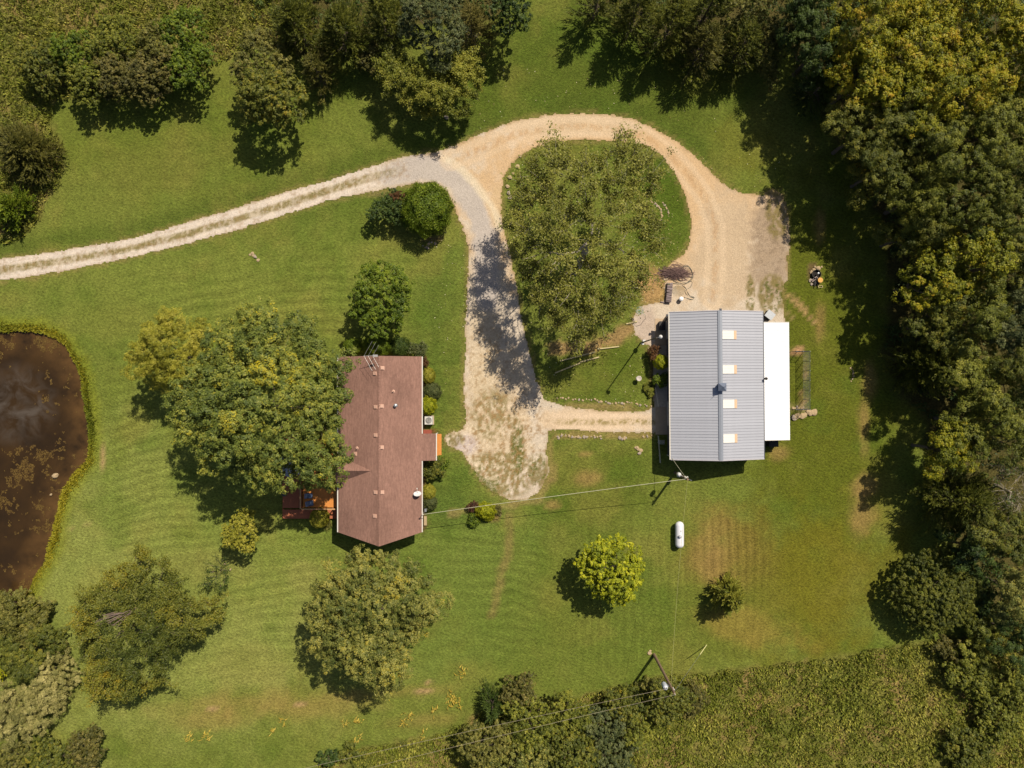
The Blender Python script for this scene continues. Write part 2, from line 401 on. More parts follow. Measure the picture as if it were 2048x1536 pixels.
dh = sdf_poly(PX, PY, DRIVE_OUT)
dring = np.minimum(np.abs(dh), np.abs(sdf_poly(PX, PY, DRIVE_HOLE)))
col = lerp(col, alb(150, 130, 80), 0.6*(1-sstep(1, 5.5, dring+(nz3-.5)*7)))
# pond bank
sp = sdf_poly(PX, PY, POND)
col = lerp(col, alb(134, 138, 38), 0.6*(1-sstep(6, 24, np.abs(sp+10)+(nz3-.5)*16))*(sp < 6))
col = lerp(col, alb(84, 60, 36), sstep(-5, 0, sp))
Z = np.zeros(GX.shape)
Z -= sstep(-3, 8, sp)*0.55+sstep(5, 70, sp)*0.7
Z += (fbm(GX*0.5, GY*0.5, 88)-0.5)*0.05
ny, nx = GX.shape
V = np.stack([GX, GY, Z], -1).reshape(-1, 3)
idx = np.arange(ny*nx).reshape(ny, nx)
Q = np.stack([idx[:-1, :-1], idx[:-1, 1:], idx[1:, 1:], idx[1:, :-1]], -1).reshape(-1, 4)

def ground_mat():
    m = bpy.data.materials.new("ground_turf"); nt, n, l, b = nodes(m)
    g = n.new("ShaderNodeNewGeometry")
    at = n.new("ShaderNodeAttribute"); at.attribute_name = "soil"
    def noise(sc, det=3, ro=0.6, stretch=None):
        q = n.new("ShaderNodeTexNoise"); q.inputs["Scale"].default_value = sc; q.inputs["Detail"].default_value = det
        q.inputs["Roughness"].default_value = ro
        if stretch:
            mp = n.new("ShaderNodeMapping"); mp.inputs["Scale"].default_value = stretch; mp.inputs["Rotation"].default_value = (0, 0, .5)
            l.new(g.outputs["Position"], mp.inputs[0]); l.new(mp.outputs[0], q.inputs["Vector"])
        else: l.new(g.outputs["Position"], q.inputs["Vector"])
        return q
    a = noise(3.4, 5, 0.8, (1, 1.5, 1)); c = noise(0.9, 4, 0.65); f = noise(0.22, 3)
    def mr(q, lo, hi, a0=0.3, a1=0.7):
        k = n.new("ShaderNodeMapRange"); k.inputs[1].default_value = a0; k.inputs[2].default_value = a1
        k.inputs[3].default_value = lo; k.inputs[4].default_value = hi; l.new(q.outputs["Fac"], k.inputs[0]); return k
    m1 = mr(a, 0.58, 1.44, .37, .63); m2 = mr(c, 0.84, 1.16); 
    mu = n.new("ShaderNodeMath"); mu.operation = 'MULTIPLY'; l.new(m1.outputs[0], mu.inputs[0]); l.new(m2.outputs[0], mu.inputs[1])
    sc = n.new("ShaderNodeVectorMath"); sc.operation = 'SCALE'; l.new(at.outputs["Color"], sc.inputs[0]); l.new(mu.outputs[0], sc.inputs["Scale"])
    # straw coloured stems among the green
    a2 = noise(7.0, 3, 0.7, (1.6, 1, 1)); m4 = mr(a2, 0.0, 0.5, 0.55, 0.78)
    mx = n.new("ShaderNodeMix"); mx.data_type = 'RGBA'; l.new(m4.outputs[0], mx.inputs["Factor"])
    l.new(sc.outputs[0], mx.inputs["A"]); mx.inputs["B"].default_value = (*alb(158, 142, 80), 1)
    m3 = mr(f, 0.0, 0.3, 0.35, 0.75)
    mx2 = n.new("ShaderNodeMix"); mx2.data_type = 'RGBA'; mx2.blend_type = 'MULTIPLY'
    l.new(m3.outputs[0], mx2.inputs["Factor"]); l.new(mx.outputs["Result"], mx2.inputs["A"]); mx2.inputs["B"].default_value = (0.75, 0.95, 0.7, 1)
    def stripes(pa, aa):
        p_ = n.new("ShaderNodeAttribute"); p_.attribute_name = pa; a_ = n.new("ShaderNodeAttribute"); a_.attribute_name = aa
        q = n.new("ShaderNodeTexNoise"); q.inputs["Scale"].default_value = .8; l.new(g.outputs["Position"], q.inputs["Vector"])
        ad0 = n.new("ShaderNodeMath"); ad0.operation = 'MULTIPLY_ADD'; l.new(q.outputs["Fac"], ad0.inputs[0]); ad0.inputs[1].default_value = 2.2; l.new(p_.outputs["Fac"], ad0.inputs[2])
        si = n.new("ShaderNodeMath"); si.operation = 'SINE'; l.new(ad0.outputs[0], si.inputs[0])
        po = n.new("ShaderNodeMath"); po.operation = 'POWER'; po.inputs[1].default_value = 3; l.new(si.outputs[0], po.inputs[0])
        mm = n.new("ShaderNodeMath"); mm.operation = 'MULTIPLY_ADD'; l.new(po.outputs[0], mm.inputs[0]); l.new(a_.outputs["Fac"], mm.inputs[1]); mm.inputs[2].default_value = 1.0
        return mm.outputs[0]
    sm = n.new("ShaderNodeMath"); sm.operation = 'MULTIPLY'; l.new(stripes("phase_a", "mow_a"), sm.inputs[0]); l.new(stripes("phase_b", "mow_b"), sm.inputs[1])
    fs = n.new("ShaderNodeVectorMath"); fs.operation = 'SCALE'; l.new(mx2.outputs["Result"], fs.inputs[0]); l.new(sm.outputs[0], fs.inputs["Scale"])
    l.new(fs.outputs[0], b.inputs["Base Color"])
    b.inputs["Roughness"].default_value = 0.95; b.inputs["Specular IOR Level"].default_value = 0.08
    bp = n.new("ShaderNodeBump"); bp.inputs["Strength"].default_value = 0.9; bp.inputs["Distance"].default_value = 0.09
    ad = n.new("ShaderNodeMath"); l.new(a.outputs["Fac"], ad.inputs[0]); l.new(a2.outputs["Fac"], ad.inputs[1])
    l.new(ad.outputs[0], bp.inputs["Height"]); l.new(bp.outputs[0], b.inputs["Normal"])
    return m
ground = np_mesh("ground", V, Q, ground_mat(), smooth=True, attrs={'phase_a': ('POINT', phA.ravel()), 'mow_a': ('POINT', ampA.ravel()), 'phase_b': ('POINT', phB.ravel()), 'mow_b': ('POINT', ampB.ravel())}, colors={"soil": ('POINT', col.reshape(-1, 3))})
tag(ground, kind="structure", label="mown lawn with dry patches and unmown rough edges")

# ------------------------------------------------------------------ gravel driveway (sheet with ragged edge, 3 cm proud)
st = 0.14
dx = np.arange(-62, 31.5, st); dy = np.arange(-13.5, 30.5, st)
DX, DY = np.meshgrid(dx, dy); QX = DX/K0+1024; QY = 768-DY/K0
so = sdf_poly(QX, QY, DRIVE_OUT); shl = -sdf_poly(QX, QY, DRIVE_HOLE)
s_ = np.minimum(so, shl)
n1 = fbm(DX*2.2, DY*2.2, 5, 3); n2 = fbm(DX*0.8, DY*0.8, 15, 3); n3 = vnoise(DX*6, DY*6, 8)
n4 = fbm(DX*3.1, DY*1.3, 71, 3)
mid = dist_line(QX, QY, [(-120, 552), (0, 541), (120, 522), (250, 500), (380, 467), (480, 437), (560, 412), (650, 384), (740, 354), (800, 341)])
weed = 0*DX; strip = (1-sstep(4, 13, mid+(n2-.5)*8))*sstep(-60, 120, 820-QX)
def wb(px, py, rx, ry, st_): 
    return st_*(1-sstep(0.5, 1.15, np.hypot((QX-px)/rx, (QY-py)/ry)))
weed = np.maximum(weed, wb(1035, 900, 17, 75, 0.95))
weed = np.maximum(weed, wb(965, 985, 50, 45, 1.0))
weed = np.maximum(weed, wb(1075, 940, 26, 40, 0.72))
weed = np.maximum(weed, wb(1000, 950, 90, 60, 0.55))
weed = np.maximum(weed, wb(905, 880, 30, 22, 0.55))
weed = np.maximum(weed, wb(1555, 430, 30, 60, 0.58))
weed = np.maximum(weed, wb(1545, 590, 36, 50, 0.66))
weed = np.maximum(weed, wb(1500, 590, 12, 50, 0.6))
weed = np.maximum(weed, wb(1550, 385, 30, 12, 0.6))
weed = np.maximum(weed, wb(985, 830, 60, 70, 0.4))
hn = 0.45*n1+0.3*n3+0.25*n2
n5 = vnoise(DX*2.6, DY*2.6, 18)
hn = .25*n1+.5*n3+.25*n5
keep = (s_+(n1-.5)*3.2+(n3-.5)*3.2+(n5-.5)*2 > 0)
gm = sstep(-.02, .10, weed*.64-hn)
# colours
dc = np.zeros(DX.shape+(3,)); dc[:] = alb(218, 202, 180)
def zone(px, py, rx, ry, c, s=1.0, rot=0):
    global dc
    a = math.radians(rot); ddx = QX-px; ddy = QY-py
    u = (ddx*math.cos(a)+ddy*math.sin(a))/rx; v = (-ddx*math.sin(a)+ddy*math.cos(a))/ry
    r = np.sqrt(u*u+v*v)+(n2-.5)*.5+(n1-.5)*.35
    tt = s*(1-sstep(.55, 1.1, r)); dc = dc*(1-tt[..., None])+np.array(alb(*c))*tt[..., None]
zone(1250, 380, 420, 240, (219, 186, 144), 1.0)
zone(1150, 250, 160, 30, (222, 198, 164), .7)
zone(1450, 500, 80, 150, (210, 186, 154), .9)
zone(1540, 500, 52, 125, (178, 156, 130), .9)
zone(1000, 420, 30, 60, (218, 188, 146), .9)
zone(950, 900, 120, 110, (226, 208, 180), .9)
zone(1180, 840, 140, 30, (228, 200, 164), .8)
zone(1000, 770, 80, 90, (220, 196, 160), .6)
zone(965, 700, 40, 120, (218, 196, 160), .6)
zone(990, 870, 80, 90, (200, 168, 122), .35)
dg = dist_line(QX, QY, [(780, 350), (840, 335), (890, 345), (930, 385), (958, 430), (972, 480), (975, 540), (975, 600)])
tt = (1-sstep(16, 30, dg+(n2-.5)*22)); dc = dc*(1-tt[..., None])+np.array(alb(202, 190, 178))*tt[..., None]
dd_ = dist_line(QX, QY, [(890, 318), (925, 340), (955, 375), (985, 415), (1000, 455)])
tt = .7*(1-sstep(3, 12, dd_+(n2-.5)*10)); dc = dc*(1-tt[..., None])+np.array(alb(236, 220, 190))*tt[..., None]
tt = .85*wb(930, 890, 30, 26, 1.0); dc = dc*(1-tt[..., None])+np.array(alb(206, 190, 184))*tt[..., None]
tt = .85*wb(1290, 650, 26, 50, 1.0); dc = dc*(1-tt[..., None])+np.array(alb(204, 184, 166))*tt[..., None]
lp_ = dist_line(QX, QY, [(900, 322), (960, 300), (1030, 268), (1100, 256), (1170, 253), (1235, 258), (1290, 274), (1335, 305), (1375, 348), (1410, 395), (1430, 450), (1432, 520), (1425, 600)])
tt = .4*(1-sstep(2, 9, lp_+(n1-.5)*7))*sstep(.4, .6, n4); dc = dc*(1-tt[..., None])+np.array(alb(196, 154, 106))*tt[..., None]
tt = .45*(1-sstep(3, 8, np.abs(lp_-15)+(n1-.5)*5)); dc = dc*(1-tt[..., None])+np.array(alb(232, 206, 172))*tt[..., None]
# dirt between stones, earthy margins
tt = .85*sstep(.1, .5, weed)*sstep(.36, .56, n4*.5+n5*.3+n1*.2); dc = dc*(1-tt[..., None])+np.array(alb(134, 120, 66))*tt[..., None]
tt = .6*(1-sstep(0, 7, s_+(n1-.5)*9)); dc = dc*(1-tt[..., None])+np.array(alb(168, 142, 96))*tt[..., None]
tt = .9*strip*(.35+.65*sstep(.36, .58, n4*.45+n3*.25+n2*.3)); dc = dc*(1-tt[..., None])+np.array(alb(140, 126, 74))*tt[..., None]
sd_ = 1-sstep(2, 9, np.abs(QY-844)+(n1-.5)*9); sd_ = sd_*sstep(1090, 1150, QX); tt = .85*sd_*sstep(.34, .6, n4*.5+n3*.5); dc = dc*(1-tt[..., None])+np.array(alb(158, 140, 84))*tt[..., None]
tt = .8*gm; dc = dc*(1-tt[..., None])+np.array(alb(104, 112, 44))*tt[..., None]
# wheel tracks paler
tk = np.minimum(dist_line(QX, QY, [(-120, 535), (0, 526), (120, 509), (250, 487), (380, 452), (480, 424), (560, 397), (650, 368), (760, 335)]),
                dist_line(QX, QY, [(-120, 570), (0, 554), (120, 536), (250, 511), (380, 480), (480, 450), (560, 427), (650, 397), (760, 367)]))
tt = .8*(1-sstep(3, 9, tk+(n1-.5)*5)); dc = dc*(1-tt[..., None])+np.array(alb(230, 216, 200))*tt[..., None]
tk = np.minimum(dist_line(QX, QY, [(1110, 832), (1300, 832)]), dist_line(QX, QY, [(1110, 856), (1300, 855)]))
tt = .5*(1-sstep(2, 8, tk+(n1-.5)*5)); dc = dc*(1-tt[..., None])+np.array(alb(238, 212, 180))*tt[..., None]
mz = np.maximum(wb(1000, 880, 120, 130, 1.0), wb(975, 740, 60, 120, .7)); mz = np.maximum(mz, .5*(1-sstep(14, 30, mid)))
n6 = vnoise(DX*3.3, DY*3.3, 38)*.55+vnoise(DX*6.5, DY*6.5, 39)*.45
tt = .75*mz*sstep(.52, .70, n6*.8+n4*.2); dc = dc*(1-tt[..., None])+np.array(alb(164, 130, 84))*tt[..., None]
tt = .5*mz*sstep(.60, .74, 1-n6); dc = dc*(1-tt[..., None])+np.array(alb(246, 226, 194))*tt[..., None]
tt = .6*wb(1540, 480, 44, 110, 1.0)*sstep(.5, .7, n6); dc = dc*(1-tt[..., None])+np.array(alb(150, 130, 108))*tt[..., None]
dc *= (0.93+0.14*n2)[..., None]
cell = keep[:-1, :-1] & keep[1:, :-1] & keep[:-1, 1:] & keep[1:, 1:]
ny, nx = DX.shape; idx = np.arange(ny*nx).reshape(ny, nx)
Q = np.stack([idx[:-1, :-1], idx[:-1, 1:], idx[1:, 1:], idx[1:, :-1]], -1)[cell]
gz = (fbm(DX*0.5, DY*0.5, 88)-0.5)*0.05
V = np.stack([DX, DY, gz+0.022+(n3-.5)*.012], -1).reshape(-1, 3)
used = np.unique(Q); remap = np.zeros(len(V), int); remap[used] = np.arange(len(used))
def gravel_mat():
    m = bpy.data.materials.new("gravel"); nt, n, l, b = nodes(m)
    g = n.new("ShaderNodeNewGeometry"); at = n.new("ShaderNodeAttribute"); at.attribute_name = "soil"
    vo = n.new("ShaderNodeTexVoronoi"); vo.inputs["Scale"].default_value = 13.0; l.new(g.outputs["Position"], vo.inputs["Vector"])
    no = n.new("ShaderNodeTexNoise"); no.inputs["Scale"].default_value = 5; no.inputs["Detail"].default_value = 6; no.inputs["Roughness"].default_value = .75
    l.new(g.outputs["Position"], no.inputs["Vector"])
    k = n.new("ShaderNodeMapRange"); k.inputs[1].default_value = .3; k.inputs[2].default_value = .7; k.inputs[3].default_value = .82; k.inputs[4].default_value = 1.16
    l.new(no.outputs["Fac"], k.inputs[0])
    sp = n.new("ShaderNodeSeparateColor"); l.new(vo.outputs["Color"], sp.inputs[0])
    k2 = n.new("ShaderNodeMapRange"); k2.inputs[3].default_value = .9; k2.inputs[4].default_value = 1.08; l.new(sp.outputs[0], k2.inputs[0])
    mu = n.new("ShaderNodeMath"); mu.operation = 'MULTIPLY'; l.new(k.outputs[0], mu.inputs[0]); l.new(k2.outputs[0], mu.inputs[1])
    # crumbs of dark soil
    nd = n.new("ShaderNodeTexNoise"); nd.inputs["Scale"].default_value = 3.2; nd.inputs["Detail"].default_value = 5; nd.inputs["Roughness"].default_value = .8
    l.new(g.outputs["Position"], nd.inputs["Vector"])
    k3 = n.new("ShaderNodeMapRange"); k3.inputs[1].default_value = .60; k3.inputs[2].default_value = .70; k3.inputs[3].default_value = 0; k3.inputs[4].default_value = .25
    l.new(nd.outputs["Fac"], k3.inputs[0])
    sc = n.new("ShaderNodeVectorMath"); sc.operation = 'SCALE'; l.new(at.outputs["Color"], sc.inputs[0]); l.new(mu.outputs[0], sc.inputs["Scale"])
    mx = n.new("ShaderNodeMix"); mx.data_type = 'RGBA'; l.new(k3.outputs[0], mx.inputs["Factor"]); l.new(sc.outputs[0], mx.inputs["A"])
    mx.inputs["B"].default_value = (*alb(140, 112, 72), 1)
    l.new(mx.outputs["Result"], b.inputs["Base Color"]); b.inputs["Roughness"].default_value = .95; b.inputs["Specular IOR Level"].default_value = .1
    bp = n.new("ShaderNodeBump"); bp.inputs["Strength"].default_value = .7; bp.inputs["Distance"].default_value = .04
    ad = n.new("ShaderNodeMath"); l.new(no.outputs["Fac"], ad.inputs[0]); l.new(vo.outputs["Distance"], ad.inputs[1])
    l.new(ad.outputs[0], bp.inputs["Height"]); l.new(bp.outputs[0], b.inputs["Normal"])
    return m
GRAVEL = gravel_mat()
drive = np_mesh("gravel_driveway", V[used], remap[Q], GRAVEL, smooth=True, colors={"soil": ('POINT', dc.reshape(-1, 3)[used])})
tag(drive, kind="structure", label="looping gravel driveway, grey stone and tan dirt")

m_ = (gm > .25) & keep; jx_, jy_ = DX[m_], DY[m_]; WEEDS_AT = (jx_, jy_)
m_ = (strip*sstep(.4, .6, n4*.6+n2*.4) > .45) & keep & (vnoise(DX*5, DY*5, 77) > .55); WEEDS_AT = (np.concatenate([jx_, DX[m_]]), np.concatenate([jy_, DY[m_]]))
# ------------------------------------------------------------------ pond
st = 0.5
wx = np.arange(-70, -43.5, st); wy = np.arange(-30, 8, st)
WX, WY = np.meshgrid(wx, wy); UX = WX/K0+1024; UY = 768-WY/K0
sp_ = sdf_poly(UX, UY, POND)
shore = sp_
ny, nx = WX.shape; idx = np.arange(ny*nx).reshape(ny, nx)
cell = (sp_[:-1, :-1] > -14) & (sp_[1:, 1:] > -14)
Q = np.stack([idx[:-1, :-1], idx[:-1, 1:], idx[1:, 1:], idx[1:, :-1]], -1)[cell]
V = np.stack([WX, WY, np.full(WX.shape, -0.24)], -1).reshape(-1, 3)
used = np.unique(Q); remap = np.zeros(len(V), int); remap[used] = np.arange(len(used))
def water_mat():
    m = bpy.data.materials.new("pond_water"); nt, n, l, b = nodes(m)
    g = n.new("ShaderNodeNewGeometry"); at = n.new("ShaderNodeAttribute"); at.attribute_name = "shore"
    def noise(sc, det, dist=0.0, ro=.6):
        q = n.new("ShaderNodeTexNoise"); q.inputs["Scale"].default_value = sc; q.inputs["Detail"].default_value = det
        q.inputs["Distortion"].default_value = dist; q.inputs["Roughness"].default_value = ro
        l.new(g.outputs["Position"], q.inputs["Vector"]); return q
    def mr(s, a0, a1, lo=0., hi=1.):
        k = n.new("ShaderNodeMapRange"); k.inputs[1].default_value = a0; k.inputs[2].default_value = a1
        k.inputs[3].default_value = lo; k.inputs[4].default_value = hi; l.new(s, k.inputs[0]); return k.outputs[0]
    def mix(f, A, B):
        x = n.new("ShaderNodeMix"); x.data_type = 'RGBA'; l.new(f, x.inputs["Factor"])
        if isinstance(A, tuple): x.inputs["A"].default_value = (*A, 1)
        else: l.new(A, x.inputs["A"])
        x.inputs["B"].default_value = (*B, 1); return x.outputs["Result"]
    c = mix(mr(noise(.25, 4).outputs["Fac"], .35, .65), alb(50, 38, 24), alb(68, 50, 28))
    # murk gets paler over the shallow rim
    mm = n.new("ShaderNodeMath"); mm.operation = 'MULTIPLY'; l.new(mr(at.outputs["Fac"], 60, 5), mm.inputs[0]); l.new(mr(noise(.5, 4).outputs["Fac"], .3, .7), mm.inputs[1])
    c = mix(mm.outputs[0], c, alb(108, 80, 46))
    # pale scum swirl on the west
    px = n.new("ShaderNodeVectorMath"); px.operation = 'DISTANCE'; l.new(g.outputs["Position"], px.inputs[0]); px.inputs[1].default_value = (-54.3, -2.2, -.24)
    m2 = n.new("ShaderNodeMath"); m2.operation = 'MULTIPLY'; l.new(mr(px.outputs["Value"], 5.0, 2.2), m2.inputs[0]); l.new(mr(noise(.45, 7, .9).outputs["Fac"], .40, .66, 0, .6), m2.inputs[1])
    c = mix(m2.outputs[0], c, alb(104, 96, 88))
    l.new(c, b.inputs["Base Color"]); b.inputs["Roughness"].default_value = .16; b.inputs["IOR"].default_value = 1.33
    bp = n.new("ShaderNodeBump"); bp.inputs["Strength"].default_value = .15; bp.inputs["Distance"].default_value = .03
    l.new(noise(2.5, 3).outputs["Fac"], bp.inputs["Height"]); l.new(bp.outputs[0], b.inputs["Normal"])
    return m
pond = np_mesh("pond_water", V[used], remap[Q], water_mat(), attrs={"shore": ('POINT', sp_.reshape(-1)[used])})
tag(pond, kind="structure", label="brown murky pond with a pale swirl")

# ------------------------------------------------------------------ foliage generators (all vectorised)
def unit(v): return v/np.maximum(np.linalg.norm(v, axis=-1, keepdims=True), 1e-9)
def quads(Pc, N, L, W, T=None, r=rng):
    n = len(Pc)
    if T is None:
        T = r.normal(size=(n, 3))
    T = unit(T-N*np.sum(T*N, -1, keepdims=True)); B = np.cross(N, T)
    L = np.broadcast_to(L, (n,))[:, None]; W = np.broadcast_to(W, (n,))[:, None]
    V = np.stack([Pc-T*L*.45+B*W*.5, Pc+T*L*.55, Pc-T*L*.45-B*W*.5], 1).reshape(-1, 3)
    return V, np.arange(3*n).reshape(n, 3)
def foliage(name, Pc, N, L, W, tint, mat, parent, T=None, r=rng):
    V, Qd = quads(Pc, N, L, W, T, r)
    return np_mesh(name, V, Qd, mat, parent, attrs={"tint": ('FACE', np.clip(tint, 0, 1))})
def in_poly(x, y, poly):
    ins = np.zeros(x.shape, bool); n = len(poly)
    for i in range(n):
        ax_, ay_ = poly[i]; bx_, by_ = poly[(i+1) % n]
        ins ^= ((ay_ > y) != (by_ > y)) & (x < (bx_-ax_)*(y-ay_)/(by_-ay_+1e-12)+ax_)
    return ins
def scatter(poly, spacing, r, inset=0.0, tries=30):
    poly = np.asarray(poly); lo = poly.min(0); hi = poly.max(0)
    area = (hi[0]-lo[0])*(hi[1]-lo[1]); n = int(area/spacing**2*tries)+20
    n = min(n, 6000)
    c = r.uniform(lo, hi, size=(n, 2)); d = sdf_poly(c[:, 0], c[:, 1], poly)
    c = c[d > inset]; out = []
    for p in c:
        if all((p[0]-q[0])**2+(p[1]-q[1])**2 > spacing**2 for q in out): out.append(p)
    return np.array(out).reshape(-1, 2)
def skeleton(base, crotch, tips, r, r0, wob=0.25):
    """limbs from crotch to the tips, each tip springing from an earlier branch"""
    nodes_ = [np.array(base), np.array(crotch)]; mb = MB()
    mb.tube([base, (np.array(base)*.5+np.array(crotch)*.5)+r.normal(size=3)*.04, crotch], [r0*1.25, r0, r0*.85], 8)
    cr = np.array(crotch, float); order = np.argsort(np.linalg.norm(tips-cr, axis=1))
    N = [cr]; R = [r0*.8]; md = np.max(np.linalg.norm(tips-cr, axis=1))+1e-6
    for i in order:
        t = tips[i]; dt = np.linalg.norm(t-cr)
        NN = np.array(N); dn = np.linalg.norm(NN-cr, axis=1)
        cost = np.linalg.norm(NN-t, axis=1)+dn*.55+np.where(dn > dt*.8, 50, 0)
        j = int(np.argmin(cost)); p0 = NN[j]
        k = 5; L = np.linalg.norm(t-p0); pts = []
        rs = min(R[j]*.75, r0*.12+r0*.6*(L/md))
        for s in range(k):
            f = s/(k-1); q = p0*(1-f)+t*f; q = q+np.array([0, 0, -0.10*L*math.sin(f*math.pi)])
            if 0 < s < k-1: q = q+r.normal(size=3)*wob*L*.12
            pts.append(q)
        rad = [max(rs*(1-.8*s/(k-1)), .012) for s in range(k)]
        mb.tube(pts, rad, 5)
        for s in range(1, k): N.append(pts[s]); R.append(rad[s])
    return mb
def sphere_dirs(n, r, zmin=-0.35):
    z = r.uniform(zmin, 1, n); a = r.uniform(0, 2*np.pi, n); q = np.sqrt(1-z*z)
    return np.stack([q*np.cos(a), q*np.sin(a), z], -1)

def outline_world(spec, hc):
    """photo outline (pixels) -> world, at crown height hc"""
    return np.array([P(x, y, hc) for x, y in spec])
def ell(cx, cy, rx, ry, r, n=18, rag=0.13):
    ph = r.uniform(0, 6.28, 4); a = np.linspace(0, 2*np.pi, n, endpoint=False)
    k = 1+rag*(np.sin(2*a+ph[0])*.5+np.sin(3*a+ph[1])*.7+np.sin(5*a+ph[2])*.6)
    return [(cx+rx*k_*math.cos(t), cy+ry*k_*math.sin(t)) for t, k_ in zip(a, k)]

def dome_tree(name, outline, h, mat, label, cat="tree", seed=1, lobe=1.0, leaf=.17, cover=3.0, z0f=.38, group=None, trunk_r=None,
              bark=None, patch=None, tbias=0.0, flat=0.0, asp=.62, sp=.9):
    r = np.random.default_rng(seed); hc = h*.66
    W = outline_world(outline, hc); c = W.mean(0)
    root = thing(name, label, cat, (c[0], c[1], 0), group=group)
    poly = W-c; z0 = h*z0f
    cs = scatter(poly, lobe*sp, r, lobe*.42)
    if len(cs) < 3: cs = np.array([[0, 0], [lobe*.5, 0], [-lobe*.4, lobe*.3]])
    d = sdf_poly(cs[:, 0], cs[:, 1], poly); dm = d.max()+.3
    s = np.clip(d/dm, 0, 1); zz = z0+(h-lobe*.8-z0)*np.sqrt(np.clip(1-(1-s)**2.1, 0, 1))
    zz = zz+r.uniform(-1.45, .5, len(cs))*lobe*(.85+flat)
    cen = np.column_stack([cs, zz]); lr = lobe*r.uniform(.46, .9, len(cs))
    # a lower skirt of lobes under the rim
    m = d < dm*.5
    low = cen[m].copy(); low[:, :2] *= .86; low[:, 2] -= r.uniform(.8, 1.8, len(low))*lobe; low[:, 2] = np.maximum(low[:, 2], lobe*.6)
    cen2 = np.vstack([cen, low]); lr2 = np.concatenate([lr, lr[m]*.9]); wt = np.concatenate([np.ones(len(cen)), np.full(len(low), .45)])
    lt = r.normal(0, .11, len(cen2))+tbias
    if patch:
        for (qx, qy, qr, amt) in patch:
            w = np.array(P(qx, qy, hc))-c; dq = np.hypot(cen2[:, 0]-w[0], cen2[:, 1]-w[1])
            lt += amt*np.clip(1.3-dq/(qr*K0), 0, 1)
    area = leaf*leaf*asp*.5
    nsub = int(np.clip(14*(lobe/.7)**1.5, 12, 48))
    ns = np.maximum((wt*nsub).astype(int), 4)
    li = np.repeat(np.arange(len(cen2)), ns); ds = sphere_dirs(len(li), r)
    rs_ = np.clip(lr2[li]*.36, .1, .30)*r.uniform(.7, 1.25, len(li))
    radial = cen2[li]*np.array([1, 1, 0]); radial = radial/(np.linalg.norm(radial, axis=1, keepdims=True)+.4)
    stv = ds*(lr2[li]*r.uniform(.6, 1.12, len(li)))[:, None]; sc_ = cen2[li]+stv+radial*np.sum(stv*radial, -1, keepdims=True)*.45
    st_ = lt[li]+r.normal(0, .13, len(li))
    A = abs(0.5*np.sum(poly[:, 0]*np.roll(poly[:, 1], -1)-np.roll(poly[:, 0], -1)*poly[:, 1]))
    nl = int(cover*1.5*A/area/len(li))+3
    k = np.repeat(np.arange(len(li)), nl); d2 = unit(sphere_dirs(len(k), r, -.5)+ds[k]*.35)
    Pc = sc_[k]+d2*(rs_[k]*r.uniform(.45, 1.12, len(k)))[:, None]
    Nn = unit(d2*.5+ds[k]*.45+r.normal(size=(len(k), 3))*.36+np.array([.12, .16, .5]))
    tint = .34+st_[k]+r.normal(0, .15, len(k))
    sz = leaf*r.uniform(.7, 1.3, len(k))
    Pc[:, 2] = np.maximum(Pc[:, 2], .12)
    foliage("crown", Pc, Nn, sz, sz*asp, tint, mat, root, r=r)
    tr = trunk_r or max(.05, h*.018)
    tips = cen[r.permutation(len(cen))[:34]]
    skeleton((0, 0, -.05), (0, 0, h*.3), tips, r, tr).build("trunk", bark or BARK, root)
    return root

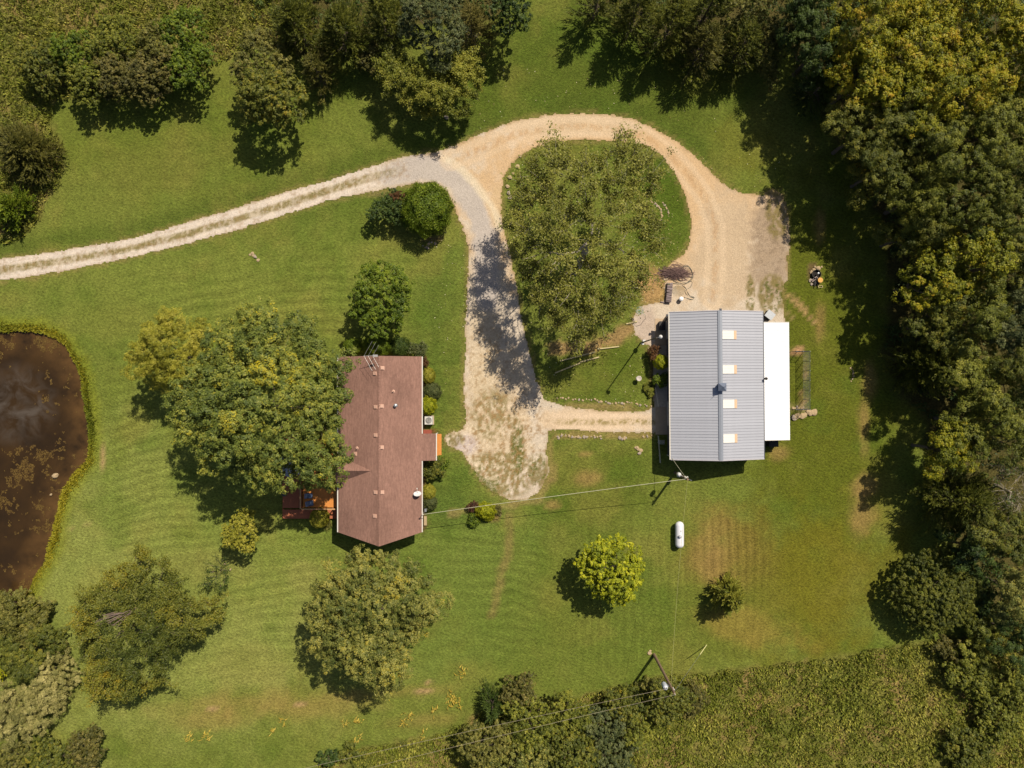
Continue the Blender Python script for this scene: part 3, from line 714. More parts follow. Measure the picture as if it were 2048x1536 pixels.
def cedar(name, outline, h, mat, label, cat="tree", seed=1, nb=None, leaf=.26, group=None, dens=1.0, low=.06, slim=.24, tbias=0.0, rise=.35, top_r=.12):
    """evergreen: whorls of feathery sprays that reach out beyond each other"""
    r = np.random.default_rng(seed); hc = h*.35
    W = outline_world(outline, hc); c = W.mean(0)
    root = thing(name, label, cat, (c[0], c[1], 0), group=group)
    poly = W-c; ang = np.arctan2(poly[:, 1], poly[:, 0]); rad = np.hypot(poly[:, 0], poly[:, 1]); o = np.argsort(ang)
    A = abs(0.5*np.sum(poly[:, 0]*np.roll(poly[:, 1], -1)-np.roll(poly[:, 0], -1)*poly[:, 1]))
    nb = nb or int(50+A*4.2)
    t = r.uniform(0, 1, nb)**.9                       # 0 low .. 1 top
    a = r.uniform(-np.pi, np.pi, nb)
    R = np.interp(a, ang[o], rad[o], period=2*np.pi)
    Ln = R*(top_r+(1-top_r)*(1-t)**.75)*r.uniform(.72, 1.1, nb)
    zb = h*(low+(1-low)*t)*.93
    up = rise*(.5+t)
    lt = r.normal(0, .12, nb)+tbias
    mb = MB(); mb.tube([(0, 0, -.05), (0.02, 0, h*.5), (0, 0, h*.97)], [h*.022, h*.014, .015], 7)
    for i in np.argsort(-Ln)[:40]:
        e = (math.cos(a[i])*Ln[i]*.85, math.sin(a[i])*Ln[i]*.85, zb[i]+up[i]*Ln[i]*.7)
        mb.tube([(0, 0, zb[i]*.95), e], [.035, .01], 4)
    mb.build("trunk", BARK, root)
    # sub sprays
    nsp = np.maximum((Ln*4.2*dens).astype(int), 4); bi = np.repeat(np.arange(nb), nsp)
    f = r.uniform(.3, 1.0, len(bi)); sa = a[bi]+r.normal(0, .34, len(bi))
    dirb = np.stack([np.cos(a[bi]), np.sin(a[bi]), up[bi]], -1)
    dirs = unit(np.stack([np.cos(sa), np.sin(sa), up[bi]+r.uniform(-.1, .7, len(bi))], -1))
    p0 = np.stack([0*f, 0*f, zb[bi]], -1)+dirb*(Ln[bi]*f)[:, None]*.85+r.normal(size=(len(bi), 3))*np.array([.10, .10, .16])
    sl = r.uniform(.3, .75, len(bi))*(.6+.25*Ln[bi]).clip(.4, 1.2)
    sti = lt[bi]+r.normal(0, .09, len(bi))+f*.12
    nl = max(5, int(13*dens)); k = np.repeat(np.arange(len(bi)), nl)
    u = r.uniform(0, 1, len(k)); side = r.choice([-1, 1], len(k))
    dk = dirs[k]; sd_ = unit(np.cross(dk, np.array([0, 0, 1.0])+r.normal(size=(len(k), 3))*.5))
    ld = unit(dk+sd_*side[:, None]*r.uniform(.25, .9, (len(k), 1))+r.normal(size=(len(k), 3))*.22)
    Pc = p0[k]+dk*(sl[k]*u)[:, None]+ld*leaf*.35
    Nn = unit(r.normal(size=(len(k), 3))*.55+np.array([.1, .15, 1.0]))
    Nn = unit(Nn-ld*np.sum(Nn*ld, -1, keepdims=True))
    Pc[:, 2] = np.maximum(Pc[:, 2], .1)
    sz = leaf*r.uniform(.6, 1.25, len(k))*(1-.35*u)
    foliage("crown", Pc, Nn, sz, sz*slim*1.3, .36+sti[k]+u*.12+r.normal(0, .1, len(k)), mat, root, T=ld, r=r)
    return root

def clipped(name, px, py, rx, ry, h, mat, label, seed=1, leaf=.075, cat="shrub", group=None, patchy=0.0, rough=.05, cover=3.2):
    r = np.random.default_rng(seed); hc = h*.6; k = (H-hc)/F
    X, Y = P(px, py, hc); root = thing(name, label, cat, (X, Y, 0), group=group)
    a, b = rx*k, ry*k
    n = int(cover*2.2*math.pi*a*b/(leaf*leaf*.35))+200
    dd = sphere_dirs(n, r, -.75)
    bump = 1+rough*(np.sin(dd[:, 0]*9+seed)*np.sin(dd[:, 1]*8)*1.2+np.sin(dd[:, 2]*11+dd[:, 0]*7))
    Pc = dd*np.array([a, b, h*.5])*(bump*r.uniform(.86, 1.04, n))[:, None]+np.array([0, 0, h*.5])
    Nn = unit(dd+r.normal(size=(n, 3))*.45)
    tint = .4+r.normal(0, .13, n)+patchy*np.sin(dd[:, 0]*4+1)*.2+.1*(bump-1)/max(rough, .01)
    sz = leaf*r.uniform(.7, 1.3, n)
    Pc[:, 2] = np.maximum(Pc[:, 2], .03)
    foliage("crown", Pc, Nn, sz, sz*.7, tint, mat, root, r=r)
    mb = MB(); mb.cyl((0, 0, 0), (0, 0, h*.55), .05+a*.03, .03, 6); 
    mb.build("trunk", BARK, root)
    return root

def open_tree(name, outline, h, mat, label, crotch_px, base_px, cat="tree", seed=1, ntip=120, leaf=.16, cover=.9, bark=None, r0=.32, spread=.5, z0f=.4,
              group=None, patch=None, sub=3, tbias=0., plume=.5):
    r = np.random.default_rng(seed); hc = h*.72
    W = outline_world(outline, hc); b = np.array(P(*base_px, 0)); root = thing(name, label, cat, (b[0], b[1], 0), group=group)
    poly = W-b; A = abs(0.5*np.sum(poly[:, 0]*np.roll(poly[:, 1], -1)-np.roll(poly[:, 0], -1)*poly[:, 1]))
    sp = math.sqrt(A/ntip)*.8; cs = scatter(poly, sp, r, .25)
    d = sdf_poly(cs[:, 0], cs[:, 1], poly); s = np.clip(d/(d.max()+.2), 0, 1)
    zz = h*(z0f+(1-z0f)*np.sqrt(np.clip(1-(1-s)**2, 0, 1)))*r.uniform(.74, 1.0, len(cs))
    tips = np.column_stack([cs, zz])
    cz = h*.32; cp = np.array(P(*crotch_px, cz))-b
    mb = skeleton((0, 0, -.05), (cp[0], cp[1], cz), tips, r, r0, .5)
    mb.build("trunk", bark or BARKP, root)
    # twigs and leaf sprays round each tip
    tw = MB(); cen = []; ti = []
    cc = np.array([cp[0], cp[1], cz])
    for i, t in enumerate(tips):
        out = unit(t-cc)
        for q in range(sub):
            e = t+(out*plume+r.normal(size=3)*np.array([.6, .6, .4]))*spread*1.6
            if not in_poly(np.array([e[0]]), np.array([e[1]]), poly*1.04)[0] and q: continue
            tw.tube([t-out*.3, (t+e)*.5+r.normal(size=3)*.06, e], [.028, .018, .008], 4)
            for f in (.3, .7, 1.05): cen.append(t*(1-f)+e*f); ti.append(i)
    tag(tw.build("twigs", bark or BARKP, root), kind="stuff")
    cen = np.array(cen); ti = np.array(ti); lt = r.normal(0, .12, len(tips))+tbias
    if patch:
        for (qx, qy, qr, amt) in patch:
            w = np.array(P(qx, qy, hc))-b; dq = np.hypot(tips[:, 0]-w[0], tips[:, 1]-w[1]); lt += amt*np.clip(1.3-dq/(qr*K0), 0, 1)
    nl = int(cover*A*3/(leaf*leaf*.31)/len(cen))+3
    k = np.repeat(np.arange(len(cen)), nl)
    off = r.normal(size=(len(k), 3))*np.array([1, 1, .7])*spread*(.25+.2*r.uniform(0, 1, (len(k), 1)))
    Pc = cen[k]+off; Nn = unit(r.normal(size=(len(k), 3))*.6+np.array([.1, .15, .9])+unit(off)*.3)
    sz = leaf*r.uniform(.7, 1.3, len(k)); Pc[:, 2] = np.maximum(Pc[:, 2], .15)
    foliage("crown", Pc, Nn, sz, sz*.62, .38+lt[ti[k]]+r.normal(0, .15, len(k)), mat, root, r=r)
    return root
# ------------------------------------------------------------------ the house
M_SHING = shingle_mat()
M_WHITE = simple("white_trim", alb(232, 226, 214), .6, var=.05)
M_SIDING = simple("siding", alb(196, 178, 150), .8, var=.08)
M_CONC = simple("concrete", alb(200, 176, 146), .9, var=.14, scale=3, bump=.2)
M_GLASS = simple("window_glass", (.03, .04, .05), .08, var=.0, spec=.6)
M_DECKO = simple("deck_orange", alb(230, 150, 70), .7, var=.14, scale=5)
M_DECKR = simple("deck_red", alb(186, 110, 74), .75, var=.16, scale=5)
M_VENT = simple("vent_tan", alb(214, 172, 150), .7, var=.06)
M_GALV = simple("galvanised", alb(176, 180, 184), .45, .6, var=.08)
M_DKGREY = simple("dark_grey_metal", alb(74, 78, 86), .5, .3, var=.08)
M_BLACK = simple("black_rubber", alb(44, 40, 38), .6)
EH, RH = 3.0, 4.7
XW, XE, XR = P(676.5, 0, EH)[0], P(843.5, 0, EH)[0], P(758, 0, RH)[0]
YN, YS, YT = P(0, 713, EH)[1], P(0, 1064.5, EH)[1], P(0, 1093, RH)[1]
OX, OY = XR, (YN+YS)/2
house = thing("brown_roof_house", "long house with a brown shingle roof ending in a pointed gable", "house", (OX, OY, 0))
def hz(x):   # roof height at world x
    return RH-(RH-EH)*((XR-x)/(XR-XW) if x < XR else (x-XR)/(XE-XR))
def roof_pt(px, py, f, lift=0.0):
    h = 3.0
    for _ in range(8): x, y = P(px, py, h); h = f(x)+lift
    return x, y, h
def slope_mesh(xa, xb, ncourse, yfun, th=.12, step=.012):
    """one roof plane from ridge xa to eave xb laid in courses; each course laps 12 mm over the next"""
    mb = MB()
    for i in range(ncourse):
        u0, u1 = i/ncourse, (i+1)/ncourse; x0 = xa+(xb-xa)*u0; x1 = xa+(xb-xa)*u1
        z0 = hz(x0)+step*.2; z1 = hz(x1)+step*1.2
        n0, s0 = yfun(u0); n1_, s1 = yfun(u1)
        V = [(x0, n0, z0), (x1, n1_, z1), (x1, s1, z1), (x0, s0, z0), (x0, n0, z0-th), (x1, n1_, z1-th), (x1, s1, z1-th), (x0, s0, z0-th)]
        V = [(a-OX, b-OY, c) for a, b, c in V]
        mb.add(V, [(0, 1, 2, 3), (7, 6, 5, 4), (0, 4, 5, 1), (3, 2, 6, 7), (1, 5, 6, 2)])
    return mb
yf = lambda u: (YN, YT+(YS-YT)*u)
slope_mesh(XR, XW, 33, yf).build("west_roof_slope", M_SHING, house)
slope_mesh(XR, XE, 33, yf).build("east_roof_slope", M_SHING, house)
mb = MB()
for i in range(68):     # ridge cap shingles
    y = YN-.02-(YN-YT-.04)*(i+.5)/68-OY; w = (YN-YT)/68*.94
    for s in (-1, 1):
        mb.add([(0, y-w/2, RH+.035), (0, y+w/2, RH+.03), (s*.15, y+w/2, RH-.02), (s*.15, y-w/2, RH-.015)], [(0, 1, 2, 3)])
tag(mb.build("ridge_cap", M_SHING, house), kind="stuff")
# walls
wl_, we_, wn_, ws_ = XW+.55, XE-.55, YN-.3, YS+.75
mb = MB(); pts = [(wl_, wn_), (we_, wn_), (we_, ws_), (XR, ws_-.3), (wl_, ws_)]
tops = [hz(wl_)-.14, hz(we_)-.14, hz(we_)-.14, RH-.14, hz(wl_)-.14]
Vb = [(a-OX, b-OY, 0) for a, b in pts]; Vt = [(a-OX, b-OY, t) for (a, b), t in zip(pts, tops)]
mb.add(Vb+Vt, [(i, (i+1) % 5, 5+(i+1) % 5, 5+i) for i in range(5)])
mb.add([(wl_-OX, wn_-OY, tops[0]), (we_-OX, wn_-OY, tops[1]), (0, wn_-OY, RH-.14)], [(0, 1, 2)])
mb.build("wall", M_SIDING, house)
for i, (x, y, w) in enumerate([(we_, YN-3.2, 1.4), (we_, YN-11.5, 1.6), (we_, YN-14.5, 1.2), (wl_, YN-4, 1.4), (wl_, YN-13, 2.0)]):
    s = 1 if x > XR else -1; f = MB().box((x-OX+s*.03, y-OY, 1.6), (.06, w+.14, 1.24)).build("window", M_WHITE, house)
    MB().box((x-OX+s*.065, y-OY, 1.6), (.03, w, 1.1)).build("pane", M_GLASS, f)
MB().box((we_-OX+.03, P(0, 890, 0)[1]-OY, 1.05), (.07, 1.0, 2.1)).build("door", simple("door_brown", alb(120, 84, 60), .6), house)
# gutters with white lips
MB().box((XW-.06-OX, (YN+YS)/2-OY, EH-.06), (.12, YN-YS-.02, .11)).build("gutter", M_WHITE, house)
yp0, yp1 = P(0, 867, 2.75)[1], P(0, 921, 2.75)[1]
MB().box((XE+.05-OX, (YN+yp0)/2-OY, EH-.07), (.10, YN-yp0-.02, .10)).build("gutter", M_WHITE, house)
MB().box((XE+.05-OX, (yp1+YS)/2-OY, EH-.07), (.10, yp1-YS-.02, .10)).build("gutter", M_WHITE, house)
# porch roof running on from the slope
xp = P(872, 0, 2.7)[0]; mb = MB(); zc = EH
for i in range(11):
    u0, u1 = i/11, (i+1)/11; x0, x1 = XE-.02+(xp-XE)*u0, XE-.02+(xp-XE)*u1; z0, z1 = EH+.016-.24*u0, EH+.026-.24*u1
    V = [(x0-OX, yp0-OY, z0), (x1-OX, yp0-OY, z1), (x1-OX, yp1-OY, z1), (x0-OX, yp1-OY, z0)]
    mb.add(V+[(a, b, c-.1) for a, b, c in V], [(0, 1, 2, 3), (0, 4, 5, 1), (3, 2, 6, 7), (1, 5, 6, 2)])
mb.build("porch_roof", M_SHING, house)
MB().box((xp+.05-OX, (yp0+yp1)/2-OY, EH-.28), (.10, yp0-yp1, .10)).build("gutter", M_WHITE, house)
for y in (yp0-.15, yp1+.15): MB().box((xp-.12-OX, y-OY, 1.32), (.1, .1, 2.6)).build("porch_post", M_WHITE, house)
# small cross gable on the west slope
xg, yg, zg = roof_pt(742.5, 941.5, hz); hw = 1.42
for s in (-1, 1):
    yb = yg+s*hw; mb = MB(); n = 12
    for i in range(n):
        u0, u1 = i/n, (i+1)/n
        xa0 = xg-(xg-XW)*u0; xa1 = xg-(xg-XW)*u1
        V = [(xa0-OX, yg+s*hw*u0-OY, zg-(zg-EH)*u0+.02), (xa1-OX, yg+s*hw*u1-OY, zg-(zg-EH)*u1+.02), (XW-.2-OX, yg+s*hw*u1-OY, zg-(zg-EH)*u1+.03), (XW-.2-OX, yg+s*hw*u0-OY, zg-(zg-EH)*u0+.02)]
        mb.add(V, [(0, 1, 2, 3)])
    mb.build("gable_slope", M_SHING, house)
mb = MB(); mb.add([(XW-.18-OX, yg-hw-OY, EH), (XW-.18-OX, yg+hw-OY, EH), (XW-.18-OX, yg-OY, zg)], [(0, 1, 2)]); mb.build("gable_front", M_SIDING, house)
# roof vents, pipes
vents = [(764, 736), (749.5, 747), (751, 814), (762.5, 812.5), (751, 870.5), (763, 895), (710, 908), (751, 985), (763.5, 985), (749.5, 1032.5)]
v0 = None
for px, py in vents:
    x, y, z = roof_pt(px, py, hz, .12); sl = math.atan((RH-EH)/(XR-XW))*(1 if x > XR else -1)
    if v0 is None:
        mb = MB(); mb.box((0, 0, .075), (.30, .30, .10)); mb.box((0, 0, .015), (.46, .40, .03)); v0 = mb.build("roof_vent", M_VENT, house)
        o = v0
    else: o = v0.copy(); C.objects.link(o); o.parent = house
    o.location = (x-OX, y-OY, hz(x)+.012); o.rotation_euler = (0, sl, 0)
for px, py, w in ((785.5, 783, 0), (713.5, 897, 0), (790.5, 811, 1)):
    x, y, z = roof_pt(px, py, hz, .3); mb = MB(); mb.cyl((0, 0, -.05), (0, 0, .34), .055 if not w else .09, n=10); mb.lathe([(.2, .0), (.07, .12)], n=12)
    if w: mb.lathe([(.17, .34), (.17, .40), (.02, .46)], n=14)
    o = mb.build("vent_pipe", M_GALV if w else M_VENT, house); o.location = (x-OX, y-OY, hz(x))
# TV antenna over the north end of the ridge
x, y = P(742, 712, 6.0); an = thing("tv_antenna", "spidery television antenna on a mast over the north gable of the brown roof", "antenna", (x, y, 0)); MA = simple("antenna_metal", alb(206, 204, 200), .4, .5)
MB().cyl((.1, .15, .2), (.0, .0, 6.0), .028, .022, 6).build("mast", MA, an)
MB().cyl((-.75, .0, 5.9), (.65, .05, 5.95), .022, n=6).build("boom", MA, an)
for i, xx in enumerate((-.72, -.3, .15)):
    for s in (-1, 1):
        L_ = (1.5, 1.35, 1.1, .8)[i]
        MB().cyl((xx, .02, 5.92), (xx+L_*.55, s*L_, 5.92), .010, n=5).build("element", MA, an)
MB().box((.42, .03, 5.93), (.5, .22, .05)).build("reflector", MA, an)
# satellite dish
x, y, z = roof_pt(835, 988, lambda q: hz(min(q, XE-.1)), .45); dsh = thing("satellite_dish", "white satellite dish near the east eave of the brown roof", "satellite dish", (x, y, hz(x)))
mb = MB(); prof = [(r, .35*r*r) for r in (0, .1, .2, .3, .4)]; mb.lathe(prof+[(.41, .055), (.3, .015), (.0, -.03)], n=24)
o = mb.build("dish", simple("dish_white", alb(240, 240, 240), .4, var=.03), dsh, True); o.location = (0, 0, .5); o.rotation_euler = (math.radians(-58), 0, 0)
MB().tube([(0, 0, 0), (0, -.1, .3), (0, -.06, .48)], .03, 8).build("mount", M_GALV, dsh)
MB().tube([(0, .0, .3), (0, .35, .55), (0, .62, .74)], .018, 6).build("arm", M_WHITE, dsh)
MB().box((0, .62, .76), (.09, .12, .08)).build("receiver", M_WHITE, dsh)
# service mast at the east eave
x, y = P(847, 1026, 3.2); ms = thing("service_mast", "power service mast sticking up at the south-east eave of the brown roof", "mast", (x, y, 0))
MB().cyl((0, 0, .6), (0, 0, 4.1), .035, n=8).build("pipe", M_GALV, ms); MB().lathe([(.08, 4.05), (.1, 4.12), (.03, 4.22)], n=10).build("weatherhead", M_WHITE, ms)
MB().box((.02, 0, 1.5), (.22, .3, .5)).build("meter_box", M_GALV, ms)
# air conditioner
x, y = P(857, 841, .9); ac = thing("air_conditioner", "square white outdoor air conditioner at the house's east wall", "air conditioner", (x, y, 0))
MB().box((0, 0, .45), (.84, .86, .8)).build("cabinet", simple("ac_white", alb(222, 218, 210), .5), ac)
MB().box((0, 0, .04), (1.0, 1.0, .08)).build("pad", M_CONC, ac)
mb = MB(); mb.lathe([(.33, .852), (.33, .875), (.30, .875), (.30, .852)], n=24)
for k in range(7): mb.lathe([(.04*k+.02, .86), (.04*k+.03, .872), (.04*k+.04, .86)], n=18)
mb.build("fan_grille", M_DKGREY, ac)
# front deck (orange) beyond the porch
x0, y0 = P(866, 868, .35); x1, y1 = P(883, 913, .35); dk = thing("front_step_deck", "small orange wooden deck in front of the porch", "deck", ((x0+x1)/2, (y0+y1)/2, 0))
nb = 6; w = (x1-x0)/nb
for i in range(nb): MB().box((x0+w*(i+.5)-(x0+x1)/2, 0, .32), (w-.012, y0-y1, .05)).build("board", M_DECKO, dk)
MB().box((0, 0, .15), (x1-x0-.1, y0-y1-.1, .28)).build("frame", M_DECKR, dk)
# red-brown mat and bits by the air conditioner
x, y = P(855, 864); b = MB(); b.box((0, 0, .03), (.9, .5, .05)); tag(b.build("door_mat", simple("mat_red", alb(160, 84, 66), .9), None, loc=(x, y, 0)), "small red-brown mat between the air conditioner and the porch", "mat")
# back decks
x0, y0 = P(566, 870, .4); x1, y1 = P(676, 1036, .4); cx, cy = (x0+x1)/2, (y0+y1)/2
dk = thing("lower_back_deck", "low red-brown wooden deck wrapping the raised one behind the house", "deck", (cx, cy, 0))
mb = MB(); nb = int((x1-x0)/.145)
xs = P(604, 0, .4)[0]; ysp = P(0, 1019, .4)[1]
mb2 = MB(); xx = x0
while xx < xs-.05:
    mb2.box((xx+.07-cx, (y0+y1)/2+.42-cy+.3, .38), (.137, (y0-y1)-.72, .035)); xx += .145
tag(mb2.build("west_boards", M_DECKR, dk), kind="stuff")
mb2 = MB(); xx = x0
while xx < x1-.05:
    mb2.box((xx+.07-cx, y1+.42-cy, .385), (.137, .98, .035)); xx += .145
tag(mb2.build("south_boards", M_DECKR, dk), kind="stuff")
MB().box(((x0+x1)/2-cx, y1-cy-.02, .25), (x1-x0, .05, .3)).build("fascia", M_DECKR, dk); MB().box((x0-cx-.02, 0, .25), (.05, y0-y1, .3)).build("fascia", M_DECKR, dk)
ux0, uy0 = P(606, 880, .95); ux1, uy1 = P(677, 1015, .95); ux, uy = (ux0+ux1)/2, (uy0+uy1)/2
ud = thing("raised_back_deck", "raised orange wooden deck with railings behind the house", "deck", (ux, uy, 0))
mb2 = MB(); yy = uy1
while yy < uy0: mb2.box((0, yy+.07-uy, .9), (ux1-ux0, .138, .04)); yy += .145
tag(mb2.build("boards", M_DECKO, ud), kind="stuff")
MB().box((0, 0, .6), (ux1-ux0-.1, uy0-uy1-.1, .5)).build("frame", M_DECKR, ud)
MB().box((ux0-ux-.03, 0, 1.78), (.14, uy0-uy1, .05)).build("hand_rail", simple("rail_tan", alb(206, 160, 108), .7), ud)
MB().box((0, uy1-uy-.03, 1.78), (ux1-ux0-.1, .14, .05)).build("hand_rail", MATS["rail_tan"], ud)
for i in range(5): MB().box((ux0-ux-.03, (uy0-uy1)*(i/4-.5)*.98, 1.3), (.09, .09, .92)).build("post", M_DECKR, ud)
for i in range(4): MB().box((ux0-ux+(ux1-ux0)*(i+.8)/4.4, uy1-uy-.03, 1.3), (.09, .09, .92)).build("post", M_DECKR, ud)
mb2 = MB(); yy = uy1+.2
while yy < uy0: mb2.box((ux0-ux-.03, yy-uy, 1.3), (.035, .035, .86)); yy += .14
tag(mb2.build("balusters", M_DECKR, ud), kind="stuff")
M_BLUE = simple("blue_fabric", alb(126, 144, 172), .8)
def patio_chair(px, py, rz, lb):
    x, y = P(px, py, 1.3); c = thing("patio_chair", lb, "chair", (x, y, .92), rz, "blue patio chairs on the raised deck")
    MB().box((0, 0, .40), (.52, .5, .1)).build("seat", M_BLUE, c); MB().box((0, .27, .75), (.52, .1, .66), M=Matrix.Rotation(-.25, 3, 'X')).build("backrest", M_BLUE, c)
    for sx in (-.24, .24):
        for sy in (-.22, .22): MB().cyl((sx, sy, 0), (sx, sy, .38), .02, n=6).build("leg", M_DKGREY, c)
        MB().box((sx*1.15, 0, .6), (.05, .5, .03)).build("arm", M_DKGREY, c)
patio_chair(620, 991, 1.5, "northern blue patio chair on the raised deck"); patio_chair(622, 1006, 1.7, "southern blue patio chair on the raised deck")
x, y = P(581, 930, 2.4); um = thing("patio_umbrella", "pale blue patio umbrella mostly hidden under the largest maple", "umbrella", (x, y, .4))
mb = MB(); n = 8; R_ = 1.35
Vv = [(0, 0, 2.45)]+[(R_*math.cos(i*math.pi/4), R_*math.sin(i*math.pi/4), 2.0) for i in range(8)]
mb.add(Vv, [(0, i+1, (i+1) % 8+1) for i in range(8)]); mb.build("canopy", simple("pale_blue", alb(196, 200, 212), .8), um)
MB().cyl((0, 0, 0), (0, 0, 2.45), .025, n=8).build("pole", M_WHITE, um); MB().lathe([(.28, 0), (.28, .05), (.05, .1)], n=14).build("base", M_DKGREY, um)
x, y = P(569, 987, 1.1); gr = thing("kettle_grill", "dark round kettle grill at the deck's west edge", "grill", (x, y, .4))
MB().lathe([(.0, .45), (.2, .5), (.3, .65), (.31, .75)], n=16).build("bowl", M_DKGREY, gr); MB().lathe([(.31, .76), (.27, .9), (.14, .99), (0, 1.02)], n=16).build("lid", M_DKGREY, gr)
for i in range(3): MB().cyl((.15*math.cos(i*2.1), .15*math.sin(i*2.1), .5), (.3*math.cos(i*2.1), .3*math.sin(i*2.1), 0), .015, n=6).build("leg", M_DKGREY, gr)
x, y = P(667, 878, 1.5); fp = thing("flower_pot", "orange-red flower pot at the house's west wall under the maple", "pot", (x, y, .95))
MB().lathe([(.12, 0), (.2, .34), (.22, .34), (.17, .3), (.0, .28)], n=14).build("pot", simple("terracotta", alb(196, 90, 60), .8), fp)
dd = sphere_dirs(140, np.random.default_rng(3), -.2); foliage("flowers", dd*.24+np.array([0, 0, .42]), dd, .08, .06, np.full(140, .7), L_RED, fp)

# ------------------------------------------------------------------ the barn
BE, BR = 2.9, 4.2; th = math.radians(.5)
bxw, bxe = P(1340.5, 0, BE)[0], P(1527, 0, BE)[0]; byn, bys = P(0, 623.5, BE)[1], P(0, 918.5, BE)[1]; bx_, by_ = (bxw+bxe)/2, (byn+bys)/2
barn = thing("grey_metal_barn", "grey ribbed metal barn with four white skylights and a cupola", "barn", (bx_, by_, 0), th)
M_ROOF = simple("barn_roof_metal", alb(194, 196, 204), .45, .15, var=.04, scale=1.5)
M_ROOFD = simple("barn_ridge_metal", alb(160, 166, 176), .42, .3, var=.04)
M_RWHITE = simple("white_metal", alb(250, 250, 250, 1.1), .5, .0, var=.02)
M_SKYL = simple("skylight_panel", alb(246, 244, 236), .4, var=.03)
M_TAN = simple("skylight_end", alb(232, 196, 158), .6, var=.08)
HWd = (bxe-bxw)/2; LN = byn-bys; NP = 52; pw = LN/NP; sl = math.atan2(BR-BE, HWd); L_ = math.hypot(BR-BE, HWd)
skyl = [P(0, q, 3.9)[1]-by_ for q in (670, 739, 808, 877)]
mb = MB()                            # one panel between two seams, ribs down the slope
prof = [(-pw/2, 0), (pw/2-.034, 0), (pw/2-.026, .045), (pw/2-.01, .045), (pw/2, 0)]
V = []; 
for (yy, zz) in prof: V += [(0, yy, zz), (L_, yy, zz)]
pan = mesh_obj("roof_panel", V, [(2*i, 2*i+1, 2*i+3, 2*i+2) for i in range(4)], M_ROOF, barn)
first = True
for s in (1, -1):
    for i in range(NP):
        if first: o = pan; first = False
        else: o = pan.copy(); C.objects.link(o); o.parent = barn
        o.location = (0, LN/2-pw*(i+.5), BR)
        o.rotation_euler = (0, sl, 0) if s == 1 else (0, sl, math.pi)
mb = MB()
for s in (1, -1): mb.add([(0, LN/2, BR+.06), (0, -LN/2, BR+.06), (s*.22, -LN/2, BR-.0+.02), (s*.22, LN/2, BR+.02)], [(0, 1, 2, 3)])
mb.build("ridge_cap", M_ROOFD, barn)
for s in (1, -1):
    for t in (1, -1):
        a = MB(); a.box((s*HWd/2, t*(LN/2+.0), (BR+BE)/2-.0), (L_, .09, .12), M=Matrix.Rotation(s*sl, 3, 'Y')); a.build("rake_trim", simple("barn_trim", alb(206, 202, 206), .5, .2), barn)
WT = MB(); w_ = HWd-.3; ln = LN/2-.25; zt = BE-.02+(BR-BE)*.3/HWd-.07
WT.add([(-w_, -ln, 0), (w_, -ln, 0), (w_, ln, 0), (-w_, ln, 0), (-w_, -ln, zt), (w_, -ln, zt), (w_, ln, zt), (-w_, ln, zt), (0, -ln, BR-.1), (0, ln, BR-.1)],
       [(0, 1, 5, 8, 4), (2, 3, 7, 9, 6), (1, 2, 6, 5), (3, 0, 4, 7)])
WT.build("wall", simple("barn_wall", alb(126, 124, 132), .6, .2, var=.05), barn)
for yy in (2.0, -3.0): 
    f = MB().box((-w_-.03, yy, 1.3), (.06, 2.6, 2.3)).build("garage_door", simple("door_white", alb(200, 198, 196), .6), barn)
MB().box((-w_-.03, 5.6, 1.1), (.06, 1.0, 2.1)).build("door", MATS["door_white"], barn)
MB().box((-HWd-.06, 0, BE-.08), (.13, LN, .12)).build("gutter", M_WHITE, barn); MB().box((HWd+.05, 0, BE-.06), (.08, LN, .10)).build("gutter", M_DKGREY, barn)
for yy in (LN/2-.2, -LN/2+.2): MB().box((-w_-.05, yy, 1.35), (.08, .1, 2.6)).build("downspout", M_WHITE, barn)
for yy in skyl:
    Mx = Matrix.Rotation(sl, 3, 'Y')
    c0 = Mx @ Vector((.22+.68, 0, .045)); o = MB().box((c0.x, yy, BR+c0.z), (1.34, .90, .03), M=Mx).build("skylight", M_SKYL, barn)
    mb = MB()
    for k in range(-1, 3):
        c1 = Mx @ Vector((.22+.68, 0, .066)); mb.box((c1.x, yy+(k-.5)*.28, BR+c1.z), (1.34, .03, .012), M=Mx)
    mb.build("ribs", M_SKYL, o)
    c0 = Mx @ Vector((.22+1.36+.15, 0, .045)); MB().box((c0.x, yy, BR+c0.z), (.29, .90, .03), M=Mx).build("skylight_end", M_TAN, barn)
cu = MB(); yq = P(0, 774, 4.8)[1]-by_; q = .42
cu.box((0, yq, BR+.25), (.62, .62, .7)); cu.build("cupola", simple("cupola_blue", alb(112, 124, 146), .5, .3), barn)
cr = MB(); z0 = BR+.6; cr.add([(-q, yq-q, z0), (q, yq-q, z0), (q, yq+q, z0), (-q, yq+q, z0), (0, yq, z0+.42)], [(0, 1, 4), (1, 2, 4), (2, 3, 4), (3, 0, 4), (3, 2, 1, 0)])
o = cr.build("cupola_roof", simple("cupola_roof", alb(142, 152, 172), .4, .3), barn)
MB().cyl((0, yq, z0+.4), (0, yq, z0+1.1), .014, n=5).build("weather_vane_rod", M_DKGREY, barn)
MB().box((0, yq, z0+.95), (.5, .012, .03), rz=.7).build("weather_vane", M_DKGREY, barn)
for (px, py) in ((1439, 618), (1338.5, 626)):
    x, y = P(px, py, 3.6); MB().box((x-bx_, y-by_-.12, (BR if px > 1400 else BE)-.02), (.2, .2, .2)).build("corner_cap", M_DKGREY, barn)
